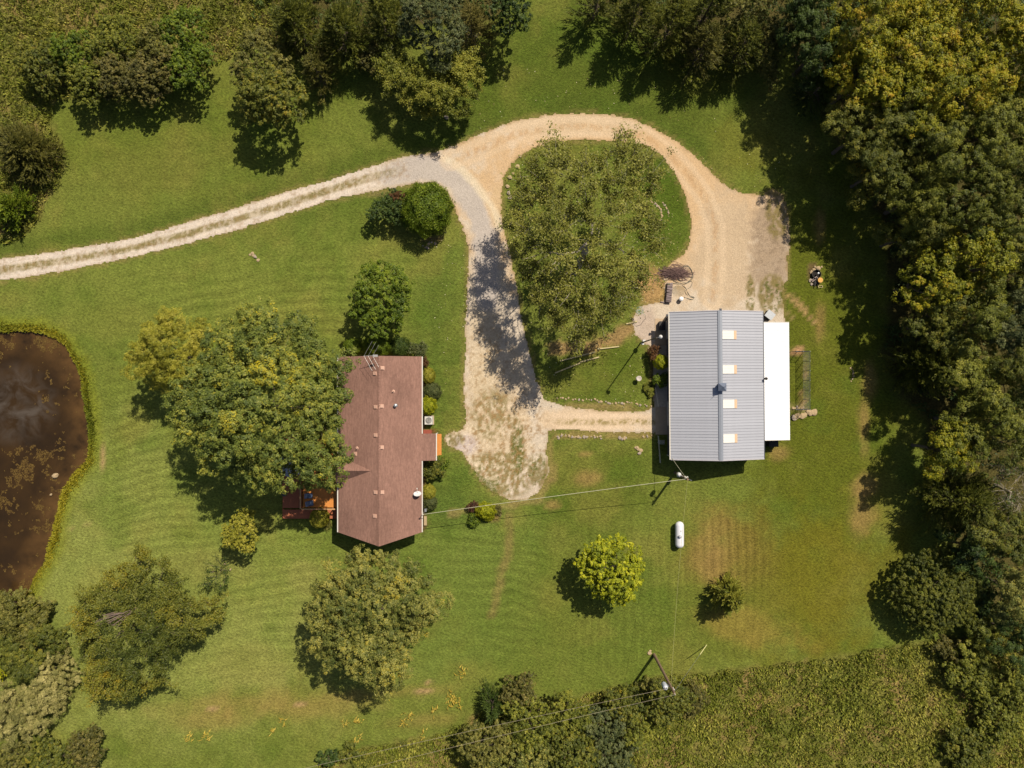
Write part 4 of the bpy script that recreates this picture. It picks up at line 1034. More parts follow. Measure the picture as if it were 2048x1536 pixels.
# lean-to with a white roof
lx0, ly0 = P(1527.5, 644, 2.75); lx1, ly1 = P(1579, 880, 2.35); lc = ((lx0+lx1)/2, (ly0+ly1)/2)
lean = thing("white_lean_to", "bright white lean-to roof along the barn's east side", "shed", (lc[0], lc[1], 0), th)
NPL = 44; pwl = (ly0-ly1)/NPL; Ll = lx1-lx0; sll = math.atan2(.4, Ll); Lh = math.hypot(.4, Ll)
V = []
for (yy, zz) in [(-pwl/2, 0), (pwl/2-.05, 0), (pwl/2-.035, .03), (pwl/2-.015, .03), (pwl/2, 0)]: V += [(0, yy, zz), (Lh, yy, zz)]
pan = mesh_obj("roof_panel", V, [(2*i, 2*i+1, 2*i+3, 2*i+2) for i in range(4)], M_RWHITE, lean); 
for i in range(NPL):
    o = pan if i == 0 else pan.copy()
    if i: C.objects.link(o); o.parent = lean
    o.location = (-Ll/2, (ly0-ly1)/2-pwl*(i+.5), 2.75); o.rotation_euler = (0, sll, 0)
for s in (1, -1): MB().box((0, s*(ly0-ly1)/2, 2.52), (Ll, .05, .14), M=Matrix.Rotation(sll, 3, 'Y')).build("rake_trim", M_WHITE, lean)
for yy in np.linspace(-(ly0-ly1)/2+.2, (ly0-ly1)/2-.2, 5):
    MB().box((Ll/2-.15, yy, 1.12), (.12, .12, 2.22)).build("post", simple("post_wood", alb(150, 128, 100), .8), lean)
MB().box((Ll/2-.15, 0, 2.24), (.08, ly0-ly1-.1, .16)).build("beam", MATS["post_wood"], lean)
x, y = P(1531, 757, 3.1); vp = MB(); vp.cyl((0, 0, -.5), (0, 0, .5), .09, n=10); vp.lathe([(.15, .5), (.15, .62), (.02, .68)], n=12)
o = vp.build("stove_pipe", M_BLACK, lean); o.location = (x-lc[0], y-lc[1], 2.75)
# metal bin at the barn's north east corner
x, y = P(1540, 630, .9); bn = thing("grey_metal_bin", "square grey metal box set askew at the barn's north-east corner", "box", (x, y, 0), math.radians(-38))
MB().box((0, 0, .45), (.82, .72, .9)).build("body", M_DKGREY, bn); MB().box((0, 0, .93), (.92, .82, .05)).build("lid", M_GALV, bn)
x, y = P(1541, 884, .0); o = MB().box((0, 0, .5), (1.0, .9, 1.0)).build("crate", simple("crate_dark", alb(60, 56, 52), .8), None, loc=(x, y, 0)); tag(o, "dark box standing in for the shaded gap under the south end of the white lean-to", "crate")  # dark box put in for the shaded gap under the lean-to's end
# slabs
def slab(px0, py0, px1, py1, z, mat, lb, name="concrete_slab"):
    x0, y0 = P(px0, py0, z); x1, y1 = P(px1, py1, z); o = MB().box(((x0+x1)/2, (y0+y1)/2, z/2-.05), (abs(x1-x0), abs(y0-y1), z+.1)).build(name, mat); return tag(o, lb, kind="structure")
slab(1311, 814, 1346, 869, .06, M_CONC, "concrete apron before the barn's west door")
slab(1310, 637, 1346, 690, .07, M_CONC, "concrete patio at the barn's north-west corner")
x, y = P(1328, 651, .8); gb = thing("storage_bench", "dark storage bench against the barn's north-west wall", "bench", (x, y, 0))
MB().box((0, 0, .3), (.9, .9, .6)).build("body", M_DKGREY, gb); MB().box((0, 0, .63), (.95, .95, .05)).build("lid", M_BLACK, gb)
x, y = P(1336, 650, 1.6); o = MB().box((0, 0, .8), (.35, .95, 1.6)).build("storage_cabinet", M_GALV, None, loc=(x+.1, y, 0)); tag(o, "narrow grey cabinet under the barn's north-west eave", "cabinet")
# trellises in the shaded beds
for i, (px0, py0, px1, py1, lb) in enumerate([(1310, 775, 1316, 812, "thin white trellis frame north of the barn apron"), (1316, 872, 1320, 925, "thin white trellis frame south of the barn apron")]):
    (x0, y0), (x1, y1) = P(px0, py0, .4), P(px1, py1, .4); t = thing("trellis", lb, "trellis", ((x0+x1)/2, (y0+y1)/2, 0)); cx, cy = (x0+x1)/2, (y0+y1)/2
    for k in range(5):
        f = k/4; MB().cyl((x0*(1-f)+x1*f-cx, y0*(1-f)+y1*f-cy, 0), (x0*(1-f)+x1*f-cx, y0*(1-f)+y1*f-cy, .75), .015, n=5).build("stake", M_WHITE, t)
    for z in (.35, .72): MB().cyl((x0-cx, y0-cy, z), (x1-cx, y1-cy, z), .018, n=5).build("rail", M_WHITE, t)
x, y = P(1323, 885, .5); o = MB(); 
for k in range(6): o.cyl((-.3+.12*k, -.2, .35+.03*(k % 2)), (-.3+.12*k, .25, .4), .03, n=5)
for k in (-.3, .3): o.cyl((k, 0, 0), (k, 0, .36), .025, n=5)
tag(o.build("garden_bench", M_WHITE, None, loc=(x, y, 0)), "little slatted white garden seat in the shade south of the apron", "bench")
# ------------------------------------------------------------------ chain link kennel
kx0, ky0 = P(1580, 704, 0); kx1, ky1 = P(1606, 818, 0); kc = ((kx0+kx1)/2, (ky0+ky1)/2); kh = 1.8
kn = thing("chain_link_kennel", "open chain-link dog run beside the white lean-to", "fence", (kc[0], kc[1], 0)); kx0, kx1, ky0, ky1 = kx0-kc[0], kx1-kc[0], ky0-kc[1], ky1-kc[1]
posts = [(kx0, ky0), ((kx0+kx1)/2, ky0)]+[(kx1, ky0+(ky1-ky0)*i/6) for i in range(7)]+[((kx0+kx1)/2, ky1), (kx0, ky1)]
for (a, b) in posts: MB().cyl((a, b, 0), (a, b, kh+.05), .03, n=7).build("post", M_GALV, kn)
for (a, b) in (((kx0, ky0), (kx1, ky0)), ((kx1, ky0), (kx1, ky1)), ((kx0, ky1), (kx1, ky1))): MB().cyl((*a, kh), (*b, kh), .024, n=6).build("top_rail", M_DKGREY, kn)
mb = MB()
for (a, b) in (((kx0, ky0), (kx1, ky0)), ((kx1, ky0), (kx1, ky1)), ((kx0, ky1), (kx1, ky1))):
    L = math.hypot(b[0]-a[0], b[1]-a[1]); n = int(L/.13); ux_, uy_ = (b[0]-a[0])/L, (b[1]-a[1])/L
    for k in range(-14, n+1):
        for s in (0, 1):
            s0 = k*.13; s1 = s0+kh
            c0, c1 = max(s0, 0), min(s1, L)
            if c1 <= c0: continue
            z0_, z1_ = (c0-s0), (c1-s0)
            if s: z0_, z1_ = kh-z0_, kh-z1_
            mb.cyl((a[0]+ux_*c0, a[1]+uy_*c0, z0_), (a[0]+ux_*c1, a[1]+uy_*c1, z1_), .0045, n=3, cap=False)
tag(mb.build("wire_mesh", M_GALV, kn), kind="stuff")
# ------------------------------------------------------------------ propane tank
x, y = P(1358.5, 1069, .6); pt = thing("propane_tank", "white capsule-shaped propane tank on the lawn", "tank", (x, y, 0)); M_TANK = simple("tank_white", alb(244, 244, 250), .35, var=.03)
prof = []; R_ = .47; Lc = 1.02
for k in range(9): a = math.pi/2*k/8; prof.append((R_*math.sin(a), -Lc-.42*math.cos(a)))
for k in range(9): a = math.pi/2*(1-k/8); prof.append((R_*math.sin(a), Lc+.42*math.cos(a)))
o = MB().lathe(prof, n=28).build("shell", M_TANK, pt, True); o.rotation_euler = (math.pi/2, 0, 0); o.location = (0, 0, .72)
MB().lathe([(.16, .0), (.17, .16), (.13, .24), (.0, .26)], n=18).build("valve_dome", simple("dome_grey", alb(196, 196, 204), .5), pt, True, loc=(-.06, -.1, 1.12))
MB().lathe([(.05, 0), (.05, .06), (0, .07)], n=10).build("fill_cap", M_GALV, pt, loc=(.05, .5, 1.18))
for yy in (-.75, .75): MB().box((0, yy, .14), (.62, .12, .3)).build("foot", M_CONC, pt)
MB().tube([(-.1, -.1, 1.2), (-.3, -.12, 1.1), (-.5, -.12, .7), (-.52, -.12, .02)], .018, 6).build("gas_pipe", M_DKGREY, pt)
# ------------------------------------------------------------------ poles and wires
M_POLE = simple("pole_wood", alb(146, 120, 98), .9, var=.2, scale=6)
ubx, uby = P(1308, 1309); up = thing("utility_pole", "tall wooden utility pole with a transformer at the lawn's south edge", "utility pole", (ubx, uby, 0))
MB().cyl((0, 0, -.1), (0, 0, 9.7), .17, .11, 12).build("pole", M_POLE, up)
tr = MB().lathe([(0, 7.2), (.24, 7.2), (.25, 7.3), (.25, 8.05), (.2, 8.15), (0, 8.18)], n=18).build("transformer", simple("transformer_grey", alb(206, 212, 222), .4), up, True, loc=(-.5, -.12, 0))
for s in (-.1, .1): MB().lathe([(.05, 8.15), (.03, 8.25), (.05, 8.3), (.02, 8.42)], n=8).build("bushing", M_WHITE, tr, loc=(s, .05, 0))
MB().box((-.22, -.05, 7.7), (.3, .08, .5)).build("bracket", M_GALV, up)
MB().cyl((0, 0, 9.7), (0, 0, 9.95), .05, .03, 8).build("pole_top_insulator", M_WHITE, up)
MB().box((.14, 0, 8.6), (.12, .1, .5)).build("fuse_cutout", M_WHITE, up)
gx0, gy0 = P(1413, 1290); g = thing("guy_wire", "guy wire with a yellow guard running from the utility pole to the lawn", "cable", (gx0, gy0, 0)); tx, ty = ubx-gx0, uby-gy0
MB().cyl((0, 0, 0), (tx, ty, 9.4), .013, n=5).build("wire", M_GALV, g)
MB().cyl((0, 0, .0), (tx*.22, ty*.22, 9.4*.22), .045, n=8).build("guard", simple("guard_yellow", alb(232, 226, 160), .5), g)
bbx, bby = P(1350, 945); bp = thing("barn_power_pole", "short wooden power pole with white meter gear beside the barn's south gable", "utility pole", (bbx, bby, 0))
MB().cyl((0, 0, -.1), (0, 0, 5.6), .14, .11, 12).build("pole", M_POLE, bp)
MB().lathe([(0, 3.9), (.2, 3.9), (.21, 4.5), (.1, 4.62), (0, 4.62)], n=14).build("lamp_housing", simple("lamp_white", alb(228, 226, 222), .4), bp, True, loc=(-.6, .35, 0))
MB().tube([(0, 0, 4.3), (-.3, .2, 4.55), (-.6, .35, 4.6)], .03, 6).build("lamp_arm", M_GALV, bp)
MB().box((-.02, -.17, 1.6), (.28, .14, .45)).build("meter_box", M_GALV, bp)
for z, s in ((5.2, -.1), (4.9, .12), (4.6, -.05)): MB().lathe([(.03, -.06), (.09, -.02), (.09, .04), (.03, .08)], n=10).build("insulator", M_WHITE, bp, loc=(s, .14, z))
MB().tube([(.15, 0, 5.4), (.3, -.1, 5.55), (.45, -.16, 5.4), (.4, -.1, 5.1)], .025, 6).build("weatherhead", M_GALV, bp)
lpx, lpy = P(1281, 686); lp = thing("yard_light_pole", "tall thin pole with a white yard lamp west of the barn", "lamp post", (lpx, lpy, 0)); M_THIN = simple("thin_pole", alb(112, 104, 92), .7)
hl = 8.6; MB().cyl((0, 0, 0), (0, 0, hl), .075, .055, 8).build("pole", M_THIN, lp)
MB().tube([(0, 0, hl-.1), (.12, .03, hl+.1), (.32, .08, hl+.12)], .03, 6).build("lamp_arm", M_GALV, lp)
MB().lathe([(.0, -.05), (.15, .0), (.2, .12), (.14, .26), (0, .32)], n=16).build("lamp_head", MATS["lamp_white"], lp, True, loc=(.34, .09, hl))
for dx_, dy_, zz in ((.08, .16, 1.5), (.0, -.16, 1.2)): MB().box((dx_, dy_, zz), (.28, .2, .4)).build("junction_box", MATS["lamp_white"], lp)
def cable(name, p0, p1, sag, rad, mat, lb, n=24):
    p0, p1 = Vector(p0), Vector(p1); pts = []
    for i in range(n+1):
        t = i/n; q = p0*(1-t)+p1*t; q.z -= 4*sag*t*(1-t); pts.append(q)
    o = MB().tube(pts, rad, 5).build(name, mat); return tag(o, lb, "cable")
M_WIRE = simple("wire_pale", alb(206, 202, 170), .5, .3)
hx, hy = P(847, 1026, 3.2)
cable("service_cable", (hx, hy, 4.05), (bbx, bby, 5.2), .35, .026, M_WIRE, "pale service cable from the house mast to the barn's power pole")
cable("service_cable", (bbx, bby, 5.1), (bbx-1.0, bby+1.9, 2.9), .1, .02, M_WIRE, "short drop cable from the short pole to the barn gable")
M_WIRE2 = simple("wire_dull", alb(186, 182, 120), .6, .2)
cable("power_line", (ubx, uby, 8.2), (bbx, bby, 5.5), .5, .012, M_WIRE2, "thin power line between the tall utility pole and the barn's pole")
ex, ey = P(560, 1552, 8); fx_, fy_ = P(700, 1552, 9.7)
M_WIRE3 = simple("wire_grey", alb(178, 166, 140), .6, .2)
cable("power_line", (ubx-.5, uby-.1, 8.4), (ex-6, ey-1.2, 8.0), .3, .014, M_WIRE3, "upper of the two wires running off the bottom edge")
cable("power_line", (ubx, uby, 9.9), (fx_-6, fy_-1.3, 9.6), .3, .014, M_WIRE3, "lower of the two wires running off the bottom edge")
# ------------------------------------------------------------------ rocks and edging
M_ROCK = simple("limestone", alb(190, 166, 128), .95, var=.22, scale=5, bump=.5)
M_ROCKG = simple("grey_stone", alb(176, 160, 142), .95, var=.22, scale=5, bump=.5)
def rock_mesh(seed, mat, name="rock"):
    import bmesh
    bm = bmesh.new(); bmesh.ops.create_icosphere(bm, subdivisions=2, radius=1); r = np.random.default_rng(seed); ph = r.uniform(0, 6, 6)
    for v in bm.verts:
        k = 1+.18*math.sin(v.co.x*3+ph[0])*math.cos(v.co.y*3+ph[1])+.12*math.sin(v.co.z*5+ph[2])+r.uniform(-.06, .06); v.co *= k
        v.co.z = max(v.co.z, -.6)
    me = bpy.data.meshes.new(name); bm.to_mesh(me); bm.free(); me.materials.append(mat); return me
RM = [rock_mesh(i, M_ROCK) for i in range(4)]+[rock_mesh(9+i, M_ROCKG) for i in range(2)]
def rock(px, py, s, lb, group=None, name="rock", i=0, flat=.5, z=0.0):
    o = bpy.data.objects.new(name, RM[i % len(RM)]); C.objects.link(o); x, y = P(px, py, z); r = random.Random(int(px*7+py))
    o.location = (x, y, z+s*flat*.35); o.scale = (s*.8*r.uniform(.8, 1.25), s*.8*r.uniform(.7, 1.1), s*.8*flat); o.rotation_euler = (0, 0, r.uniform(0, 6))
    return tag(o, lb, "rock", group)
isl = [(1040, 312, .3, "flat stone at the top of the island's west edge"), (1035, 333, .34, "pale flat stone third down the island's west edge"), (1020, 355, .42, "round tan stone on the island's west edge"),
       (1015, 373, .36, "tan stone just below the round one on the island edge"), (1017, 386, .34, "pinkish stone in a touching pair on the island edge"), (1020, 395, .32, "lower stone of the touching pair on the island edge"), (1026, 347, .2, "little dark stone on the island edge")]
for i, (a, b, s, lb) in enumerate(isl): rock(a, b, s*.8, lb, "stones on the island's west edge", i=i)
def edging(pl, n, s0, s1, lb, grp, seed, jit=2.2):
    r = random.Random(seed); pl = np.array(pl, float); sg = np.hypot(*np.diff(pl, axis=0).T); cu_ = np.concatenate([[0], np.cumsum(sg)])
    for i in range(n):
        u = (i+r.uniform(.1, .9))/n*cu_[-1]; rock(np.interp(u, cu_, pl[:, 0])+r.uniform(-jit, jit), np.interp(u, cu_, pl[:, 1])+r.uniform(-jit, jit), r.uniform(s0, s1), lb, grp, i=r.randrange(6), name="edging_stone")
edging([(1112, 795), (1160, 800), (1185, 799), (1200, 803), (1222, 806), (1255, 806), (1302, 812)], 34, .08, .19, "pale stone in the broken row above the side driveway", "edging stones above the side driveway", 1)
edging([(1108, 876), (1130, 870), (1160, 875), (1190, 873), (1206, 876)], 24, .1, .22, "pale stone in the row below the side driveway", "edging stones below the side driveway", 2)
edging([(1238, 876), (1252, 877)], 4, .18, .3, "stone in the short cluster east of the lower edging row", "stone cluster below the side driveway", 3)
edging([(1288, 874), (1303, 872)], 4, .12, .2, "little stone by the barn's shadow below the side driveway", "little stones by the barn shadow", 31)
edging([(1272, 895), (1279, 901), (1280, 908)], 5, .18, .3, "light flat stone of the small group south of the side driveway", "flat stones in the lawn", 4)
edging([(1584, 834), (1600, 832), (1612, 828)], 8, .25, .4, "tan rock at the dog run's south-east corner", "rocks at the dog run", 5)
edging([(1616, 826), (1632, 824)], 5, .3, .45, "large pale rock outside the dog run's corner", "pale rocks outside the dog run", 51)
edging([(1582, 815), (1606, 816)], 8, .12, .2, "small stone along the dog run's south fence", "small stones under the fence", 6)
edging([(846, 490), (856, 497), (862, 484), (875, 488)], 9, .1, .24, "small stone south of the clipped globe", "stones south of the clipped globe", 7)
edging([(1300, 403), (1312, 408), (1322, 420), (1324, 432), (1320, 442)], 26, .09, .17, "stone of the inner arc right of the cottonwood", "stones of the inner arc", 8, 1)
edging([(1325, 405), (1336, 420), (1338, 435)], 12, .06, .12, "stone of the outer arc right of the cottonwood", "stones of the outer arc", 9, 1)
edging([(500, 508), (508, 512), (514, 518)], 7, .14, .26, "small tan stone in the lawn cluster below the driveway", "stones in the lawn cluster", 10, 5)
edging([(990, 1012), (1000, 1022), (998, 1032)], 7, .1, .18, "small stone at the east of the island bed", "stones of the island bed", 11)
edging([(1300, 1300), (1298, 1310)], 4, .15, .25, "tan stone beside the foot of the utility pole", "stones by the utility pole", 12, 1.5)
edging([(1620, 545), (1628, 536), (1646, 530)], 5, .15, .28, "stone at the north side of the fire pit", "stones of the fire pit", 13, 3)
edging([(1700, 735), (1707, 742), (1706, 756), (1702, 764)], 10, .08, .14, "stone of the faint arc right of the dog run", "stones of the faint arc", 14, 1)
o = rock(113, 951, .42, "pale square boulder standing in the pond", name="boulder", i=1, flat=1.0, z=-.35); o.location.z = -.15
rock(103, 989, .14, "small pale rock in the pond below the boulder", i=0, flat=1.2, z=-.2); rock(849, 1260 if False else 1128, .01, "x") if False else None
rock(450, 1128, .16, "tiny pinkish rock beside the bare sapling", i=0); rock(461, 1139, .14, "tiny white rock right of the bare sapling", i=1); rock(893, 236, .3, "dark stump-like rock under the spiky yellow-olive tree", i=5, flat=1)
x, y = P(851, 1041); o = MB().box((0, 0, .1), (.3, 1.0, .2)).build("stone_planter", M_ROCK, None, loc=(x, y, 0)); tag(o, "narrow tan stone trough at the house's south-east corner", "planter")
# landscape timbers
M_TIMB = simple("timber_pale", alb(206, 190, 138), .85, var=.2, scale=4)
for i, (a, b, c, d_, lb) in enumerate([(1195, 698, 1238, 693, "pale landscape timber at the bed south of the cottonwood"), (1252, 648, 1274, 643, "pale timber beside the gravel patch"),
        (1120, 722, 1190, 704, "long weathered timber between the bed and the lawn"), (1110, 746, 1160, 726, "weathered timber left of the light pole's shadow"), (1160, 724, 1198, 714, "short weathered timber right of its longer neighbour")]):
    (x0, y0), (x1, y1) = P(a, b), P(c, d_); L = math.hypot(x1-x0, y1-y0); o = MB().box((0, 0, .08), (L, .13, .15), rz=math.atan2(y1-y0, x1-x0)).build("landscape_timber", M_TIMB, None, loc=((x0+x1)/2, (y0+y1)/2, 0)); tag(o, lb, "timber", "landscape timbers")
# ------------------------------------------------------------------ yard clutter north of the barn
x, y = P(1278, 757, .7); bb = thing("bird_bath", "round stone bird bath on the lawn west of the barn", "bird bath", (x, y, 0)); M_BB = simple("bird_bath_stone", alb(206, 196, 184), .8, var=.08)
MB().lathe([(.24, 0), (.2, .08), (.09, .14), (.07, .55), (.12, .62)], n=16).build("pedestal", M_BB, bb, True); MB().lathe([(.05, .6), (.2, .64), (.29, .74), (.27, .75), (.18, .69), (0, .67)], n=22).build("basin", M_BB, bb, True)
r_ = random.Random(4); x, y = P(1350, 546); bp_ = thing("brush_pile", "heap of dry grey-brown branches at the driveway's inner edge", "brush pile", (x, y, 0))
mb = MB()
for i in range(330):
    a = r_.gauss(0, .5); L = r_.uniform(.5, 1.7); cx, cy = r_.gauss(0, .75), r_.gauss(0, .34); z = max(.03, .55*math.exp(-(cx/1.1)**2-(cy/.5)**2)*r_.uniform(.2, 1.1))
    dx_, dy_ = math.cos(a)*L/2, math.sin(a)*L/2; w = r_.uniform(.008, .028)
    mb.tube([(cx-dx_, cy-dy_, max(z-r_.uniform(0, .2), .02)), (cx+r_.gauss(0, .06), cy+r_.gauss(0, .06), z+.05), (cx+dx_, cy+dy_, max(z-r_.uniform(0, .2), .02))], [w, w*.8, w*.4], 4)
tag(mb.build("branches", simple("dry_branch", alb(140, 112, 106), .9, var=.35, scale=2), bp_), kind="stuff")
M_HOSE = simple("hose_green_black", alb(76, 84, 72), .55)
def hose(pxs, lb, rad=.028, mat=None, z=.04, name="hose", cat="hose"):
    pts = [P(a, b) for a, b in pxs]; P3 = []
    n = len(pts)
    for i in range(n-1):
        p0 = pts[max(i-1, 0)]; p1 = pts[i]; p2 = pts[i+1]; p3 = pts[min(i+2, n-1)]
        for s in range(6):
            t = s/6; f = lambda a, b, c, e: .5*((2*b)+(-a+c)*t+(2*a-5*b+4*c-e)*t*t+(-a+3*b-3*c+e)*t**3)
            P3.append((f(p0[0], p1[0], p2[0], p3[0]), f(p0[1], p1[1], p2[1], p3[1]), z+.03*math.sin(len(P3)*.7)))
    P3.append((*pts[-1], z)); o = MB().tube(P3, rad, 6).build(name, mat or M_HOSE); return tag(o, lb, cat)
hose([(1360, 540), (1372, 530), (1382, 540), (1386, 552), (1381, 562), (1372, 566), (1360, 562), (1355, 557), (1360, 550)], "dark hose coiled at the east end of the brush pile")
hose([(1366, 534), (1378, 534), (1384, 545), (1383, 556), (1376, 564), (1368, 568), (1352, 564), (1345, 560)], "second hose loop inside the coil by the brush pile", .022, z=.08)
hose([(1376, 562), (1384, 564), (1381, 574), (1370, 582), (1376, 592), (1386, 595)], "hose tail wandering down from the coil", .022)
hose([(1346, 567), (1360, 569), (1370, 575), (1375, 585), (1380, 592), (1388, 595), (1384, 599), (1372, 596), (1368, 594)], "curved dark frame of the net lying near the firewood", .03, name="net_frame", cat="frame")
x, y = P(1357, 582, .05); mb = MB()
for k in range(-8, 9): 
    w = math.sqrt(max(0, 1-(k/8.5)**2)); mb.cyl((k*.085, -.62*w, .03), (k*.085, .62*w, .05), .006, n=3); mb.cyl((-.72*w, k*.073, .05), (.72*w, k*.073, .03), .006, n=3)
tag(mb.build("garden_net", simple("net_olive", alb(130, 124, 88), .8), None, loc=(x, y, 0)), "oval olive net lying east of the firewood", "net")
# firewood
M_LOG = simple("log_bark", alb(150, 134, 132), .9, var=.3, scale=3); r_ = random.Random(6)
ys_ = np.linspace(568, 603, 12)
for i, yy in enumerate(ys_):
    x, y = P(1340-(yy-568)*.09, yy, .3); o = MB().cyl((-.29, 0, 0), (.29, 0, 0), r_.uniform(.07, .10), n=8).build("firewood_log", M_LOG, None, loc=(x, y, .36)); o.rotation_euler = (0, 0, r_.uniform(-.2, .2))
    tag(o, "split log lying across the top of the firewood stack", "log", "logs on top of the firewood stack")
    for z in (.08, .22): o2 = o.copy(); C.objects.link(o2); o2.location = (x+r_.uniform(-.05, .05), y+.05, z); o2.rotation_euler = (0, 0, r_.uniform(-.12, .12)); o2["label"] = "split log in the lower layers of the firewood stack"; o2["group"] = "logs low in the firewood stack"
x, y = P(1326, 604); o = MB().cyl((-.3, 0, .07), (.3, -.1, .07), .06, n=8).build("loose_log", M_LOG, None, loc=(x, y, 0)); tag(o, "loose split log fallen southwest of the firewood stack", "log")
x, y = P(1362, 598, .35); bk = thing("white_bucket", "white plastic bucket next to the firewood", "bucket", (x, y, 0)); MB().lathe([(0, .01), (.19, .01), (.23, .5), (.24, .5), (.24, .53), (.0, .54)], n=20).build("body", M_RWHITE, bk, True)
MB().tube([(.24*math.cos(a), .24*math.sin(a), .45) for a in np.linspace(0, math.pi, 9)], .008, 5).build("handle", M_GALV, bk)
x, y = P(1288, 640); st_ = thing("plant_stand", "thin stand holding a mint-green wire basket by the gravel patch", "plant stand", (x, y, 0)); M_MINT = simple("mint_metal", alb(118, 176, 156), .5)
tx, ty = P(1285, 623, 1.6); tx, ty = tx-x, ty-y
MB().tube([(0, 0, 0), (0, 0, .9), (tx*.4, ty*.4, 1.6)], .02, 6).build("pole", M_DKGREY, st_); mb = MB()
for k in range(12):
    a = k*math.pi/6; mb.tube([(tx-.3, ty+.1, 1.3), (tx-.3+.32*math.cos(a), ty+.1+.3*math.sin(a), 1.45), (tx-.3+.42*math.cos(a), ty+.1+.4*math.sin(a), 1.65)], .014, 4)
for rr, zz in ((.2, 1.4), (.33, 1.48), (.42, 1.65)): mb.tube([(tx-.3+rr*math.cos(a), ty+.1+rr*math.sin(a), zz) for a in np.linspace(0, 6.28, 17)], .014, 4)
mb.build("basket", M_MINT, st_); MB().tube([(tx*.4, ty*.4, 1.6), (tx-.1, ty+.1, 1.75)], .014, 5).build("bracket", M_MINT, st_)
# ------------------------------------------------------------------ fire pit corner
x, y = P(1631, 549); fp = thing("fire_ring", "black round fire ring at the edge of the wood shadow", "fire pit", (x, y, 0))
MB().lathe([(.44, 0), (.46, .32), (.49, .32), (.47, 0)], n=24).build("ring", M_BLACK, fp); MB().lathe([(0, .04), (.44, .05)], n=20).build("ash_bed", simple("ash", alb(40, 34, 30), .95), fp)
MB().lathe([(.0, .34), (.09, .34), (.1, .42), (.0, .43)], n=12).build("pan", M_GALV, fp, loc=(.16, .08, 0))
x, y = P(1641, 560, .5); sp_o = thing("cut_stump", "fresh yellow-topped tree stump beside the fire ring", "stump", (x, y, 0))
MB().lathe([(.33, 0), (.29, .2), (.28, .5)], n=18).build("bark", BARK, sp_o, True); MB().lathe([(0, .505), (.28, .5)], n=18).build("cut_face", simple("cut_wood", alb(232, 178, 92), .8, var=.12, scale=10), sp_o)
x, y = P(1629, 558, .2); mb = MB()
for s in (-.1, .1): mb.box((0, s, .2), (.75, .03, .03))
for k in range(5): mb.box((-.32+.16*k, 0, .2), (.03, .2, .03))
for k in (-.32, .32): mb.box((k, 0, .1), (.03, .2, .2))
o = mb.build("grill_rack", simple("rack_metal", alb(196, 176, 170), .5, .3), None, loc=(x, y, 0)); o.rotation_euler = (0, 0, .62); tag(o, "little ladder-shaped metal rack in front of the fire ring", "rack")
x, y = P(1632, 566); mb = MB()
for k in range(9): a = r_.uniform(0, 3.14); L = r_.uniform(.2, .4); cx, cy = r_.uniform(-.3, .3), r_.uniform(-.15, .15); mb.cyl((cx-math.cos(a)*L, cy-math.sin(a)*L, .06+.02*k), (cx+math.cos(a)*L, cy+math.sin(a)*L, .08+.02*k), .05, n=6)
tag(mb.build("charred_logs", M_BLACK, None, loc=(x, y, 0)), "charred logs between the rack and the stump", "logs")
for (a, b, s, lb) in ((1620, 561, .25, "left charred stone at the fire pit"), (1623, 568, .22, "lower left stone at the fire pit")): rock(a, b, s, lb, i=5)
x, y = P(1641, 573, .2); mb = MB()
for s in (-.1, .1): mb.box((0, s, .2), (.5, .04, .03)); mb.box((s*2.3, 0, .2), (.04, .22, .03))
for s in (-.2, .2): mb.box((s, 0, .1), (.03, .2, .2))
tag(mb.build("small_stool", M_TIMB, None, loc=(x, y, 0)), "tiny rectangular wooden frame stool below the stump", "stool")

for m_, lo, hi in ((M_ROOF, .96, 1.04), (M_RWHITE, .97, 1.0), (M_LOG, .7, 1.3)):      # each panel or log its own tone
    nt, n, l, b = nodes(m_); src = b.inputs["Base Color"].links[0].from_socket; oi = n.new("ShaderNodeObjectInfo")
    k = n.new("ShaderNodeMapRange"); k.inputs[3].default_value = lo; k.inputs[4].default_value = hi; l.new(oi.outputs["Random"], k.inputs[0])
    q = n.new("ShaderNodeVectorMath"); q.operation = 'SCALE'; l.new(src, q.inputs[0]); l.new(k.outputs[0], q.inputs["Scale"]); l.new(q.outputs[0], b.inputs["Base Color"])
# ------------------------------------------------------------------ vegetation, one thing per tree or bush
def E(cx, cy, rx, ry, seed, rag=.2): return ell(cx, cy, rx, ry, np.random.default_rng(seed), rag=rag)
# --- trees round the house
dome_tree("maple_tree", [(372, 735), (420, 680), (440, 645), (495, 622), (545, 616), (600, 628), (630, 662), (655, 690), (700, 700), (716, 722), (700, 765), (712, 790),
    (680, 815), (672, 850), (690, 885), (688, 920), (705, 950), (690, 978), (655, 975), (615, 965), (585, 968), (545, 985), (505, 975), (470, 960), (430, 945),
    (405, 910), (375, 880), (350, 850), (348, 800), (360, 765)], 14.0, L_MAPLE, "largest tree, broad green maple with yellow patches hanging over the brown roof",
    seed=11, lobe=1.45, leaf=.18, cover=3.4, sp=.9, patch=[(537, 742, 20, .42), (605, 765, 24, .36), (645, 780, 22, .3), (590, 792, 14, .2)], tbias=.0, z0f=.5)
dome_tree("cypress_tree", [(262, 690), (290, 645), (335, 622), (380, 630), (415, 655), (420, 700), (400, 760), (370, 800), (345, 792), (318, 770), (275, 760), (258, 725)],
    9.5, L_YG, "soft yellow-green tree tucked against the west side of the largest maple", seed=12, lobe=1.15, leaf=.15, cover=3.4, asp=.4)
